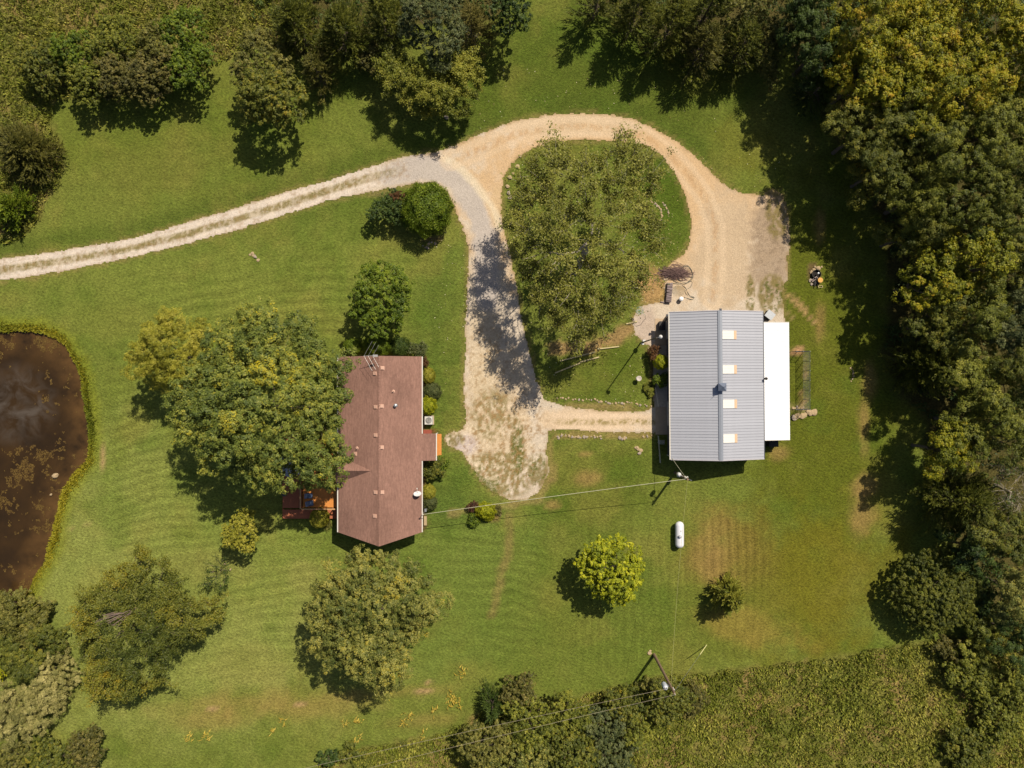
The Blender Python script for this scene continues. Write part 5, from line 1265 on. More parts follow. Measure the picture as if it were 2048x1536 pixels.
dome_tree("maple_tree", [(640, 1150), (690, 1118), (720, 1096), (745, 1105), (790, 1115), (830, 1135), (862, 1175), (893, 1205), (880, 1240), (845, 1265), (822, 1310),
    (812, 1360), (790, 1385), (740, 1388), (715, 1362), (670, 1345), (640, 1330), (618, 1290), (610, 1240), (622, 1200)], 10.8, L_GREY,
    "grey-green round tree standing alone south of the pointed brown gable", seed=13, lobe=1.15, leaf=.165, cover=3.3, patch=[(665, 1155, 20, .3), (730, 1120, 18, .25), (780, 1160, 30, .2)])
dome_tree("lime_tree", [(1152, 1130), (1170, 1090), (1200, 1072), (1245, 1072), (1270, 1095), (1287, 1130), (1282, 1170), (1268, 1202), (1235, 1210), (1195, 1198), (1175, 1168), (1155, 1152)],
    6.4, L_LIME, "bright lime-yellow round tree on the open lawn", seed=14, lobe=.6, leaf=.16, cover=4.6)
dome_tree("young_tree", E(482, 1064, 40, 38, 15, .2), 5.2, L_YG, "small yellow-green tree at the south edge of the largest maple's shadow", seed=15, lobe=.42, leaf=.13, cover=2.2)
open_tree("sapling", [(395, 1170), (430, 1120), (455, 1110), (465, 1140), (455, 1180), (400, 1185)], 2.6, L_DARK, "thin nearly bare sapling below the small yellow-green tree",
    (447, 1140), (447, 1142), seed=16, ntip=10, leaf=.11, cover=.18, r0=.05, spread=.4, bark=BARK)
dome_tree("garden_tree", [(706, 575), (722, 535), (750, 522), (785, 522), (805, 545), (828, 562), (822, 600), (808, 640), (790, 672), (750, 678), (715, 650), (700, 622)],
    6.4, L_BRIGHT, "dark-based green tree north of the brown-roofed house", seed=17, lobe=.85, leaf=.16, cover=3.4, patch=[(775, 560, 20, .18)])
clipped("round_shrub", 853, 417, 49, 51, 4.0, L_BRIGHT, "big clipped bright green globe beside the bend of the driveway", seed=18, leaf=.15, rough=.085)
dome_tree("shrub", E(776, 416, 38, 33, 19, .2), 3.2, L_DARK, "dark loose shrub west of the big clipped green globe", "shrub", seed=19, lobe=.42, leaf=.13, cover=3)
dome_tree("red_shrub", E(793, 394, 15, 12, 20), 3.3, L_RED, "rust-red shrub top between the dark shrub and the green globe", "shrub", seed=20, lobe=.3, leaf=.1, cover=2.4)
dome_tree("shrub", E(812, 432, 14, 18, 21), 2.2, L_BRIGHT, "little light green shrub squeezed below the rust-red one", "shrub", seed=21, lobe=.3, leaf=.12, cover=2.4)
# --- the loose tree inside the loop
open_tree("cottonwood_tree", [(1045, 330), (1080, 285), (1110, 268), (1150, 255), (1160, 300), (1215, 290), (1240, 262), (1285, 268), (1300, 300), (1332, 330), (1325, 370),
    (1310, 410), (1338, 445), (1330, 500), (1300, 520), (1310, 555), (1290, 590), (1262, 605), (1235, 640), (1200, 650), (1165, 690), (1140, 680), (1100, 640), (1065, 600), (1045, 550),
    (1030, 500), (1015, 450), (1025, 400)], 14.0, L_COTTON, "large loose cottonwood with pale limbs inside the driveway loop", (1180, 480), (1150, 545),
    seed=30, ntip=115, leaf=.2, cover=.72, r0=.34, spread=.66, z0f=.45, sub=8, plume=.9)
# --- lower left
open_tree("walnut_tree", [(205, 1150), (240, 1130), (262, 1098), (285, 1110), (300, 1120), (335, 1130), (345, 1170), (390, 1200), (425, 1205), (428, 1235), (415, 1270), (370, 1290),
    (330, 1320), (315, 1370), (265, 1395), (205, 1410), (170, 1390), (158, 1340), (150, 1290), (135, 1250), (150, 1200)], 7.0, L_OCHRE,
    "wide ragged olive and ochre tree with a patch of dead branches", (262, 1255), (275, 1240), seed=31, ntip=80, leaf=.17, cover=1.2, r0=.26, spread=.6, z0f=.32, sub=6, plume=.6, bark=BARK,
    patch=[(240, 1150, 40, .2), (180, 1230, 40, .25), (220, 1360, 60, .3), (390, 1220, 30, .25), (300, 1130, 30, .2), (290, 1290, 50, -.25)])
dome_tree("willow_shrub", E(28, 1235, 64, 62, 32), 4.0, L_OLIVE, "green brush at the pond's south corner", "shrub", seed=32, lobe=.8, leaf=.2, asp=.34, cover=3.4, z0f=.2)
dome_tree("willow_shrub", E(52, 1305, 68, 54, 33), 4.2, L_OCHRE, "olive brush between the pond corner and the grey willows", "shrub", seed=33, lobe=.8, leaf=.2, asp=.34, cover=3.4, z0f=.2)
dome_tree("willow_shrub", E(104, 1350, 46, 50, 34), 3.6, L_WILLOW, "small grey-green willow brush reaching furthest right", "shrub", seed=34, lobe=.8, leaf=.2, asp=.26, cover=3.4, z0f=.2)
dome_tree("willow_shrub", E(38, 1425, 68, 68, 35), 4.6, L_WILLOW, "large grey-green willow brush at the left edge", "shrub", seed=35, lobe=1.0, leaf=.2, asp=.26, cover=3.4, z0f=.2)
cedar("yellow_shrub", E(-4, 1345, 16, 22, 36), 3.8, L_LIME, "bright yellow bush cut by the left edge among the willows", "shrub", 36, leaf=.2, slim=.4)
dome_tree("shrub", E(172, 1502, 38, 46, 37), 3.2, L_BROWN, "brownish-red bush at the bottom left, right of the yellow-green one", "shrub", seed=37, lobe=.5, leaf=.14, cover=3)
dome_tree("shrub", E(98, 1516, 50, 42, 38), 3.0, L_OCHRE, "yellow-green bush at the bottom edge under the grey willows", "shrub", seed=38, lobe=.5, leaf=.15, cover=3)
dome_tree("shrub", E(25, 1520, 40, 36, 39), 3.0, L_OLIVE, "dull olive bush in the bottom left corner", "shrub", seed=39, lobe=.5, leaf=.15, cover=3)
# --- top left thickets
G1 = "bushes of the top left thicket"
for i, (cx, cy, rx, ry, h, m, lb) in enumerate([
    (82, 128, 50, 48, 4.0, L_OCHRE, "yellow-green bush at the west end of the top left thicket"),
    (150, 105, 52, 42, 4.4, L_BRIGHT, "mid green bush second from the west in the top left thicket"),
    (175, 158, 50, 44, 4.6, L_OAK, "dark green bush low in the west half of the top left thicket"),
    (232, 80, 62, 48, 4.8, L_OAK, "dull green bush along the top of the top left thicket"),
    (240, 150, 54, 50, 5.0, L_BROWN, "brownish bush in the centre of the top left thicket"),
    (300, 148, 56, 50, 5.0, L_BROWN, "reddish-brown bush on the lawn side of the top left thicket"),
    (318, 92, 46, 46, 4.8, L_OLIVE, "grey-olive bush between the brown bushes and the bright ones"),
    (362, 62, 56, 44, 5.0, L_BRIGHT, "brightest green bush at the north-east of the top left thicket"),
    (378, 130, 46, 54, 4.8, L_BRIGHT, "bright green bush at the east end of the top left thicket")]):
    dome_tree("thicket_bush", E(cx, cy, rx, ry, 40+i), h, m, lb, "bush", seed=40+i, lobe=.55, leaf=.15, cover=3.2, group=G1)
cedar("juniper_tree", E(58, 305, 78, 72, 51), 4.8, L_CEDARG, "dark broad juniper at the left edge above the driveway", seed=51, leaf=.24, dens=1.25, rise=.3)
cedar("shrub", E(32, 420, 50, 46, 52), 2.8, L_BRIGHT, "vivid green feathery shrub below the dark juniper at the left edge", "shrub", seed=52, leaf=.24, dens=1.2, rise=.6, slim=.34)
# --- top middle trees
dome_tree("tree", E(520, 120, 52, 66, 60), 6.5, L_OLIVE, "pale olive tree west of the feathery cedars along the top", seed=60, lobe=.65, leaf=.16, cover=3)
dome_tree("tree", [(470, 185), (495, 140), (545, 128), (590, 150), (612, 190), (608, 235), (570, 252), (520, 252), (485, 235)], 7.6, L_OCHRE,
    "yellow-green tree casting a long shadow on the lawn north of the driveway", seed=61, lobe=.7, leaf=.17, cover=3.2, tbias=.1)
cedar("cedar_tree", E(600, 66, 72, 74, 62), 8.0, L_CEDAR, "dark feathery cedar west of two others at the top edge", seed=62, leaf=.28, rise=.35)
cedar("cedar_tree", E(690, 78, 72, 72, 63), 8.0, L_CEDAR, "dark feathery cedar in the middle of the top group", seed=63, leaf=.28, rise=.35)
cedar("cedar_tree", E(640, 150, 46, 46, 64), 5.5, L_CEDARG, "small brownish cedar between the yellow-green tree and the lawn bay", seed=64, leaf=.24)
cedar("cedar_tree", E(776, 52, 62, 66, 65), 8.5, L_CEDAR, "dark cedar west of the blue-green tree", seed=65, leaf=.28)
dome_tree("oak_tree", E(868, 50, 72, 72, 66), 9.5, L_BLUE, "blue-green leafy tree at the top edge", seed=66, lobe=.8, leaf=.17, cover=3.2)
cedar("cedar_tree", E(945, 66, 56, 62, 67), 7.0, L_BROWN, "brownish dusty cedar east of the blue-green tree", seed=67, leaf=.22, dens=1.2)
dome_tree("tree", E(1020, 20, 44, 48, 68), 7.0, L_DARK, "dark tree at the west side of the grass gap along the top", seed=68, lobe=.65, leaf=.17, cover=3.2)
open_tree("plum_tree", [(752, 150), (762, 100), (790, 85), (822, 120), (850, 130), (885, 150), (900, 112), (930, 96), (955, 120), (968, 150), (948, 200), (915, 228), (880, 232),
    (830, 215), (790, 190)], 5.6, L_OAK, "spiky yellow-olive tree leaning over the lawn above the driveway", (868, 175), (870, 170), seed=69, ntip=60, sub=6, leaf=.16, cover=2.2, r0=.16,
    spread=.45, z0f=.35, bark=BARK, patch=[(800, 110, 30, -.2), (930, 130, 40, .25), (860, 180, 50, .2)])
dome_tree("shrub", E(742, 118, 22, 30, 70), 4.0, L_BROWN, "reddish bush between the dark cedar and the spiky yellow-olive tree", "shrub", seed=70, lobe=.4, leaf=.13, cover=2.5)
cedar("cedar_tree", E(1192, 10, 46, 40, 71), 8.0, L_CEDAR, "west-most dark cedar right of the grass gap at the top", seed=71, leaf=.28)
cedar("cedar_tree", E(1268, 34, 62, 60, 72), 9.0, L_CEDAR, "second dark cedar from the grass gap at the top", seed=72, leaf=.28)
cedar("cedar_tree", E(1335, 62, 64, 66, 73), 9.0, L_CEDAR, "yellow-tipped cedar in the middle of the top right cedars", seed=73, leaf=.28, tbias=.1)
cedar("cedar_tree", E(1400, 105, 62, 60, 74), 7.5, L_CEDARG, "brown-tipped cedar standing lowest of the top right cedars", seed=74, leaf=.26)
cedar("cedar_tree", E(1412, 28, 66, 56, 75), 9.5, L_CEDAR, "dark cedar behind the brown-tipped one at the top edge", seed=75, leaf=.28)
cedar("cedar_tree", E(1480, 100, 50, 62, 76), 7.5, L_CEDAR, "east-most dark cedar beside the grey-olive scrub", seed=76, leaf=.26)
dome_tree("shrub", E(1538, 100, 34, 66, 77), 3.8, L_OLIVE, "tall strip of grey-olive scrub between cedars and woods", "shrub", seed=77, lobe=.45, leaf=.14, cover=3)
dome_tree("shrub", E(1490, 18, 50, 40, 78), 7.0, L_OLIVE, "grey-olive tree top at the upper edge beside the dark cedars", "tree", seed=78, lobe=.6, leaf=.15, cover=3)
# --- the woods on the right
WG = "trees of the eastern woods"
wood = [
 (1600, 20, 52, 56, 9.5, L_DARK, 0, "dark green tree at the top edge where the woods begin"),
 (1640, 92, 62, 62, 10, L_DARK, 0, "deep green tree in the shaded notch of the woods"),
 (1628, 185, 54, 60, 6.5, L_DARK, 1, "glossy blue-black holly in the shade of the woods"),
 (1745, 45, 86, 76, 13, L_YELLOW, 0, "yellow-orange locust at the top of the woods"),
 (1728, 150, 74, 72, 12, L_YELLOW, 0, "mustard locust below the yellow-orange one"),
 (1850, 70, 76, 76, 13.5, L_YELLOW, 0, "golden locust in the upper centre of the woods"),
 (1960, 50, 80, 74, 14, L_YELLOW, 0, "yellow-green locust near the top right corner"),
 (2050, 110, 60, 84, 14, L_YELLOW, 0, "yellow-green locust cut by the right edge near the top"),
 (1820, 185, 78, 74, 13, L_YELLOW, 0, "clumpy golden-green locust with a pale dead twig"),
 (1925, 170, 78, 76, 13.5, L_YELLOW, 0, "broad golden-green locust right of the clumpy one"),
 (1730, 260, 72, 68, 10.5, L_OCHRE, 0, "shaded olive tree leaning over the upper lawn edge"),
 (1815, 285, 66, 62, 11, L_OCHRE, 0, "dull olive tree below the golden locusts"),
 (2015, 245, 66, 72, 13, L_OAK, 0, "green oak at the right edge below the locusts"),
 (1932, 312, 88, 84, 13, L_OAK, 0, "wide fine-leaved green tree with grey twigs showing"),
 (1760, 340, 60, 60, 9, L_OCHRE, 0, "low shaded tree on the dark side of the wood edge"),
 (1845, 392, 66, 62, 10.5, L_OAK, 0, "green tree left of the widest oak in the woods"),
 (1925, 430, 76, 68, 12.5, L_OAK, 0, "bright-topped green tree halfway down the upper woods"),
 (2022, 380, 66, 84, 13, L_OAK, 0, "tall green oak cut by the right edge"),
 (1820, 470, 50, 50, 8.5, L_OCHRE, 0, "small dim tree at the lip of the wood shadow"),
 (1945, 520, 66, 56, 11.5, L_YELLOW, 0, "yellow-green tree catching sun in the middle woods"),
 (1862, 565, 62, 62, 10, L_YELLOW, 0, "ochre-green tree over the dark gap right of the fire pit"),
 (2030, 520, 56, 66, 12, L_OCHRE, 0, "ochre tree at the right edge level with the fire pit"),
 (1946, 618, 66, 58, 11.5, L_OAK, 0, "sunlit green tree right of the fire pit shadow"),
 (2026, 640, 56, 66, 12, L_BLUE, 0, "bluish green tree at the right edge level with the barn top"),
 (1870, 648, 52, 46, 9, L_OCHRE, 0, "brownish-green tree just above the feathery cedar"),
 (1846, 735, 86, 72, 7.5, L_CEDAR, 1, "big feathery cedar level with the barn"),
 (1968, 735, 66, 66, 11, L_OAK, 0, "leafy tree right of the big feathery cedar"),
 (2040, 770, 48, 68, 11, L_OCHRE, 0, "olive tree at the right edge level with the barn"),
 (1955, 842, 62, 60, 10.5, L_OAK, 0, "tree in the dark hollow below the big feathery cedar"),
 (2030, 880, 52, 60, 11, L_OCHRE, 0, "ochre-olive tree at the right edge above the dead grey one"),
 (1888, 900, 58, 50, 8.5, L_YELLOW, 0, "low yellow-olive tree poking over the lawn edge"),
 (1906, 1000, 92, 76, 8.5, L_CEDAR, 1, "cedar with long golden sprays pointing down the lawn edge"),
 (2012, 1075, 60, 62, 9.5, L_OCHRE, 0, "olive tree behind the golden-sprayed cedar"),
 (1948, 1098, 50, 44, 7.5, L_DARK, 0, "dark tree under the golden-sprayed cedar"),
 (2030, 1180, 46, 66, 8, L_GREY, 0, "grey-leaved tree behind the round cedar"),
 (1985, 1290, 52, 48, 5, L_OAK, 0, "low green tree at the foot of the woods"),
 (2040, 1275, 40, 52, 7, L_DARK, 0, "dark tree at the right edge at the foot of the woods"),
]
rw = np.random.default_rng(77)
for i, (cx, cy, rx, ry, h, m, kind, lb) in enumerate(wood):
    vl, vf = rw.uniform(.78, 1.3), rw.uniform(.85, 1.15)
    if kind == 1:
        cedar("holly_tree" if "holly" in lb else "cedar_tree", E(cx, cy, rx, ry, 100+i), h, m, lb, seed=100+i, leaf=.26, dens=1.1, rise=.3, group=None)
    else:
        dome_tree("woodland_tree", E(cx, cy, rx*1.04, ry*1.04, 100+i, .18), h, m, lb, seed=100+i, lobe=vl*(1.05 if m is L_YELLOW else 1.7 if m is L_OAK else 1.3), leaf=vf*(.2 if m is L_YELLOW else .155),
                  cover=3.1, group=WG, z0f=.42, flat=.3, asp=.5, tbias={0: .0}.get(0)+(.12 if m is L_YELLOW and cy < 200 else 0))
dome_tree("cedar_tree", E(1884, 1186, 92, 90, 165, .06), 5.4, L_CEDAR, "round dark green cedar standing out on the lawn corner by the woods", seed=165, lobe=.55, leaf=.16, cover=4.2, asp=.4, z0f=.12, tbias=.16, flat=-.45)
dome_tree("woodland_tree", E(1968, 1200, 30, 44, 166), 3.6, L_DARK, "low dark tree added to fill the gap between the round cedar and the grey-leaved tree", seed=166, lobe=.6, leaf=.18, cover=2.5, group=WG)  # added filler, keeps this gap dark where pale grass showed through
open_tree("dead_tree", [(1985, 950), (2010, 925), (2050, 930), (2075, 980), (2050, 1030), (2005, 1035), (1985, 1000)], 9, L_BROWN, "bare grey dead tree at the right edge",
    (2022, 985), (1990, 970), seed=160, ntip=60, leaf=.1, cover=.1, r0=.16, spread=.55, bark=BARKP, sub=4)
# trees just past the frame whose shade reaches in
for i, (cx, cy, rx, ry, h, m) in enumerate([(2130, 60, 80, 90, 14, L_YELLOW), (1800, -70, 90, 70, 13, L_YELLOW), (1940, -70, 90, 70, 13.5, L_YELLOW), (2120, 330, 70, 90, 13, L_OAK),
    (1650, -60, 70, 60, 11, L_DARK), (2110, 560, 60, 80, 12, L_OAK), (2110, 740, 60, 80, 11, L_OCHRE)]):
    dome_tree("woodland_tree", E(cx, cy, rx, ry, 170+i), h, m, "woodland tree mostly past the picture's top or right edge", seed=170+i, lobe=1.1, leaf=.28, cover=1.5, group="trees past the edge")
# --- bottom thicket
for i, (cx, cy, rx, ry, h, m, kind, lb) in enumerate([
    (1035, 1388, 42, 34, 3.6, L_BROWN, 0, "grey-brown bush at the top left of the bottom thicket"),
    (985, 1405, 26, 56, 3.8, L_DARK, 1, "dark feathery shrub at the west end of the bottom thicket"),
    (970, 1490, 52, 52, 5.2, L_OLIVE, 0, "pale green tree under the wires at the west end of the thicket"),
    (1060, 1455, 56, 52, 5.4, L_OAK, 0, "leafy green tree between the two wires"),
    (1042, 1528, 66, 46, 5.6, L_GREY, 0, "grey-green tree at the bottom edge, left of centre"),
    (1140, 1430, 48, 42, 5.0, L_OAK, 0, "dark green tree in the middle of the bottom thicket"),
    (1145, 1508, 56, 52, 5.4, L_OCHRE, 0, "ochre-green tree at the bottom edge below the thicket middle"),
    (1205, 1450, 44, 40, 4.6, L_BLUE, 0, "bluish-green tree in the eastern thicket"),
    (1250, 1412, 40, 34, 4.2, L_OCHRE, 0, "rusty-gold bush near the utility pole"),
    (1225, 1515, 46, 44, 4.6, L_BLUE, 0, "blue-green tree by the hollow at the bottom"),
    (1275, 1475, 36, 34, 3.8, L_OAK, 0, "small green bush at the east end of the thicket"),
    (1338, 1405, 44, 46, 4.4, L_OCHRE, 0, "yellow-green bush under the utility pole's top"),
    (1390, 1400, 26, 36, 2.6, L_BROWN, 0, "grey scrub just right of the utility pole's top"),
    (1300, 1372, 24, 16, 2.0, L_OLIVE, 0, "low olive bush at the pole's transformer"),
    (655, 1520, 24, 16, 1.6, L_DARK, 0, "small dark bush at the bottom edge left of the wires"),
    (700, 1512, 26, 18, 1.6, L_OCHRE, 0, "small reddish-olive bush at the bottom edge under the wires"),
    (1945, 1350, 56, 46, 2.8, L_OAK, 0, "low green scrub under the wood corner at the bottom right"),
    (2030, 1370, 46, 50, 3.2, L_OAK, 0, "low green scrub at the right edge near the bottom"),
    (1905, 1300, 36, 24, 2.2, L_BROWN, 0, "brown-tipped scrub where lawn meets rough at the right"),
    (2000, 1445, 52, 46, 2.6, L_OAK, 0, "green scrub in the bottom right corner"),
    (1940, 1500, 56, 40, 2.4, L_OCHRE, 0, "olive scrub low in the bottom right corner")]):
    if kind: cedar("thicket_shrub", E(cx, cy, rx, ry, 200+i), h, m, lb, "shrub", seed=200+i, leaf=.22, dens=1.2)
    else: dome_tree("thicket_tree" if h > 4 else "thicket_shrub", E(cx, cy, rx, ry, 200+i, .18), h, m, lb, "tree" if h > 4 else "shrub", seed=200+i, lobe=.55, leaf=.15, cover=2.9)
cedar("cedar_sapling", [(1414, 1190), (1426, 1162), (1446, 1148), (1470, 1154), (1488, 1176), (1486, 1208), (1472, 1226), (1436, 1228)], 5.0, L_OAK, "small lone conifer below the brown patch of lawn",
    seed=230, leaf=.24, nb=130, dens=1.4, slim=.42, rise=.25, tbias=.05)
# --- shrubs round the house and barn
clipped("clipped_shrub", 857, 751, 13.5, 16, 1.3, L_YG, "clipped shrub with an orange tinge at the house's east wall, northmost globe", 240, patchy=.8)
clipped("clipped_shrub", 864, 782, 18, 17, 1.1, L_BLUE, "dull grey-green shrub below the orange-tinged globe", 241, rough=.1)
clipped("clipped_shrub", 856, 811, 16, 17, 1.6, L_LIME, "bright yellow-green two-lobed shrub next to the air conditioner", 242, rough=.12)
dome_tree("shrub", E(868, 938, 25, 22, 243, .25), 1.8, L_OCHRE, "ragged yellow and green shrub below the porch", "shrub", seed=243, lobe=.28, leaf=.1, cover=2.6)
dome_tree("shrub", E(884, 926, 14, 18, 244, .25), 1.5, L_BRIGHT, "bright leafy plant at the porch's south-east corner", "shrub", seed=244, lobe=.22, leaf=.1, cover=2)
clipped("clipped_shrub", 857, 984, 14, 15, 1.5, L_YG, "pale clipped globe beside the satellite dish", 245)
clipped("clipped_shrub", 860, 1004, 14, 15, 1.2, L_BLUE, "dull shrub tucked under the pale globe by the dish", 246, rough=.1)
clipped("clipped_shrub", 704, 692, 18, 16, 1.9, L_BRIGHT, "clipped dark green globe north of the house, west one", 247, rough=.05)
clipped("clipped_shrub", 754, 692, 31, 21, 2.0, L_BRIGHT, "clipped wide green mound behind the roof antenna", 248, rough=.05)
clipped("clipped_shrub", 799, 693, 20, 19, 1.6, L_DARK, "dull dark shrub north of the house, right of the wide mound", 249, rough=.12)
dome_tree("shrub", E(836, 698, 20, 18, 250, .2), 1.3, L_BLUE, "wispy grey-green shrub at the house's north-east corner", "shrub", seed=250, lobe=.25, leaf=.08, cover=1.4)
dome_tree("shrub", E(849, 724, 9, 10, 251), .9, L_RED, "tiny reddish shrub at the top of the east wall bed", "shrub", seed=251, lobe=.2, leaf=.08, cover=2)
clipped("round_shrub", 638, 1036, 19, 20, 2.2, L_YG, "clipped pale globe against the lower deck", 252, rough=.03)
dome_tree("shrub", E(652, 1050, 12, 10, 253), .7, L_OLIVE, "wispy plant under the clipped pale globe by the deck", "shrub", seed=253, lobe=.2, leaf=.07, cover=1.0)
clipped("clipped_shrub", 971, 1021, 19, 15, 1.7, L_LIME, "yellow-green lobed shrub in the island bed under the wire", 254, rough=.14)
clipped("clipped_shrub", 975, 1034, 13, 8, .7, L_LIME, "low yellow-green mound at the south of the island bed", 255, rough=.14)
dome_tree("shrub", E(948, 1040, 13, 14, 256, .2), .9, L_BRIGHT, "leafy green shrub in the shade of the island bed", "shrub", seed=256, lobe=.2, leaf=.09, cover=2)
dome_tree("purple_shrub", E(947, 1016, 14, 11, 257, .2), .9, L_PURPLE, "purple-leaved shrub in the island bed", "shrub", seed=257, lobe=.2, leaf=.08, cover=1.8)
dome_tree("shrub", E(995, 1021, 9, 12, 258, .2), .5, L_BROWN, "withered brown plant at the east of the island bed", "shrub", seed=258, lobe=.18, leaf=.07, cover=1.4)
dome_tree("red_shrub", E(1308, 704, 11, 15, 259, .2), 1.8, L_RED, "red-brown shrub at the barn's west wall", "shrub", seed=259, lobe=.25, leaf=.09, cover=2)
clipped("clipped_shrub", 1322, 724, 15, 15, 2.3, L_LIME, "bright clipped shrub tight against the barn's west wall", 260, rough=.06)
dome_tree("shrub", E(1322, 760, 15, 16, 261, .2), 1.6, L_BRIGHT, "shaded green shrub below the bright clipped one at the barn", "shrub", seed=261, lobe=.25, leaf=.1, cover=2.4)
dome_tree("shrub", E(1300, 778, 12, 14, 262, .2), .6, L_GRASS, "low light green plants beside the bird bath", "shrub", seed=262, lobe=.16, leaf=.09, cover=2)

# --- things nobody could count: blades, weeds, reeds, understorey
def tufts(name, X, Y, hgt, spread, nb, mat, label, Z0=0.0, width=.03, tint=None, seed=5):
    r = np.random.default_rng(seed); n = len(X); k = np.repeat(np.arange(n), nb); m = len(k)
    a = r.uniform(0, 6.283, m); hh = np.broadcast_to(hgt, (n,))[k]*r.uniform(.45, 1.1, m)
    ro = spread*r.uniform(0, 1, m)**.6
    z0 = np.broadcast_to(Z0, (n,))[k]
    b = np.stack([X[k]+np.cos(a)*ro, Y[k]+np.sin(a)*ro, z0], -1)
    ln = hh*r.uniform(.15, .9, m); a2 = a+r.normal(0, .6, m)
    tip = b+np.stack([np.cos(a2)*ln, np.sin(a2)*ln, hh], -1)
    side = np.stack([-np.sin(a2), np.cos(a2), 0*a2], -1)*(width*r.uniform(.6, 1.4, m))[:, None]
    midp = b*.45+tip*.55+np.array([0, 0, .12])*hh[:, None]
    V = np.stack([b, midp+side*1.25, tip, midp-side*1.25], 1).reshape(-1, 3)
    i0 = np.arange(m)*4
    T = np.concatenate([np.stack([i0, i0+1, i0+3], -1), np.stack([i0+3, i0+1, i0+2], -1)])
    tt = (np.zeros(n) if tint is None else tint)[k]+r.normal(.4, .16, m)
    o = np_mesh(name, V, T, mat, attrs={"tint": ('FACE', np.clip(np.concatenate([tt]*2), 0, 1))})
    return tag(o, label, kind="stuff")
def spread_px(poly, dens, seed, inset=0.0, margin=(0, 0)):
    r = np.random.default_rng(seed); pl = np.asarray(poly, float); lo = pl.min(0); hi = pl.max(0)
    lo = np.maximum(lo, [-60, -60]); hi = np.minimum(hi, [2110, 1600])
    n = int((hi[0]-lo[0])*(hi[1]-lo[1])*K0*K0*dens)
    x = r.uniform(lo[0], hi[0], n); y = r.uniform(lo[1], hi[1], n); s = sdf_poly(x, y, pl)
    m = s > inset+(fbm(x*.05, y*.05, 4)-.5)*14
    return (x[m]-1024)*K0, -(y[m]-768)*K0
X1, Y1 = spread_px(ROUGH[0], 13, 1); X2, Y2 = spread_px(ROUGH[1], 13, 2)
Xa = np.concatenate([X1, X2]); Ya = np.concatenate([Y1, Y2])
hm = .14+.42*fbm(Xa*.55, Ya*.55, 61)
tufts("rough_grass", Xa, Ya, hm, .2, 6, L_WEED, "tall unmown grass and weeds", width=.045, tint=(fbm(Xa*.35, Ya*.35, 62)-.5)*.9, seed=3)
# weeds with broad leaves: little clumps
def weed_clumps(name, X, Y, hgt, rad, nl, leaf, mat, label, seed):
    r = np.random.default_rng(seed); n = len(X); k = np.repeat(np.arange(n), nl); rr = np.broadcast_to(rad, (n,))[k]
    dd = sphere_dirs(len(k), r, -.1); hh = np.broadcast_to(hgt, (n,))[k]
    Pc = np.stack([X[k], Y[k], 0*X[k]], -1)+dd*np.stack([rr, rr, hh], -1)*r.uniform(.6, 1.05, (len(k), 1))
    Pc[:, 2] = np.maximum(Pc[:, 2], .03)
    Nn = unit(dd*.5+r.normal(size=(len(k), 3))*.5+np.array([0, 0, .4])); sz = leaf*r.uniform(.6, 1.3, len(k))
    tt = .4+r.normal(0, .15, n)[k]+r.normal(0, .1, len(k))
    V, Q = quads(Pc, Nn, sz, sz*.6, None, r)
    return tag(np_mesh(name, V, Q, mat, attrs={"tint": ('FACE', np.clip(tt, 0, 1))}), label, kind="stuff")
X, Y = spread_px(ROUGH[1], .6, 11, 4); r_ = np.random.default_rng(12)
weed_clumps("weeds", X, Y, r_.uniform(.3, .9, len(X)), r_.uniform(.25, .7, len(X)), 60, .15, L_OAK, "broad-leaved weeds in the rough ground at the bottom", 13)
X, Y = spread_px(ROUGH[0], .8, 14, 4); r_ = np.random.default_rng(15)
weed_clumps("weeds", X, Y, r_.uniform(.3, .8, len(X)), r_.uniform(.25, .6, len(X)), 50, .15, L_OLIVE, "broad-leaved weeds in the rough ground at the top left", 16)
Xw, Yw = [], []
for wpoly in (WOOD, [(480, -60), (500, 90), (640, 120), (760, 50), (1000, 30), (1040, -60)], [(1140, -60), (1190, 5), (1420, 110), (1560, 80), (1640, -60)]):
    x, y = spread_px(wpoly, .55, 21, 12); Xw.append(x); Yw.append(y)
Xw = np.concatenate(Xw); Yw = np.concatenate(Yw); r_ = np.random.default_rng(22)
weed_clumps("undergrowth", Xw, Yw, r_.uniform(.5, 2.2, len(Xw)), r_.uniform(.4, 1.0, len(Xw)), 64, .26, L_DARK, "shaded undergrowth beneath the woods", 23)
# reeds round the pond
bank = np.array(POND[1:-1], float); seg = np.hypot(*np.diff(bank, axis=0).T); cum = np.concatenate([[0], np.cumsum(seg)])
r_ = np.random.default_rng(31); u = r_.uniform(0, cum[-1], 3000); bx = np.interp(u, cum, bank[:, 0]); by = np.interp(u, cum, bank[:, 1])
g_ = np.stack([np.interp(u, cum, np.gradient(bank[:, 0], cum)), np.interp(u, cum, np.gradient(bank[:, 1], cum))], -1); g_ = unit(g_)
off = np.abs(r_.normal(0, 6, len(u)))-3+6*(vnoise(u*.03, u*0, 3)-.3); off = off+3; bx = bx+g_[:, 1]*off; by = by-g_[:, 0]*off
tufts("reeds", (bx-1024)*K0, -(by-768)*K0, .12+.24*vnoise(u*.02, u*0, 9), .16, 6, L_REED, "yellow-green grasses fringing the pond", Z0=-.08, width=.035, seed=32,
      tint=(vnoise(u*.01, u*0+3, 5)-.5)*.7)
tufts("driveway_weeds", WEEDS_AT[0]+r_.uniform(-.07, .07, len(WEEDS_AT[0])), WEEDS_AT[1]+r_.uniform(-.07, .07, len(WEEDS_AT[0])), .07, .09, 3, L_GRASS, "short weeds growing through the gravel", Z0=.02, width=.02, seed=34)
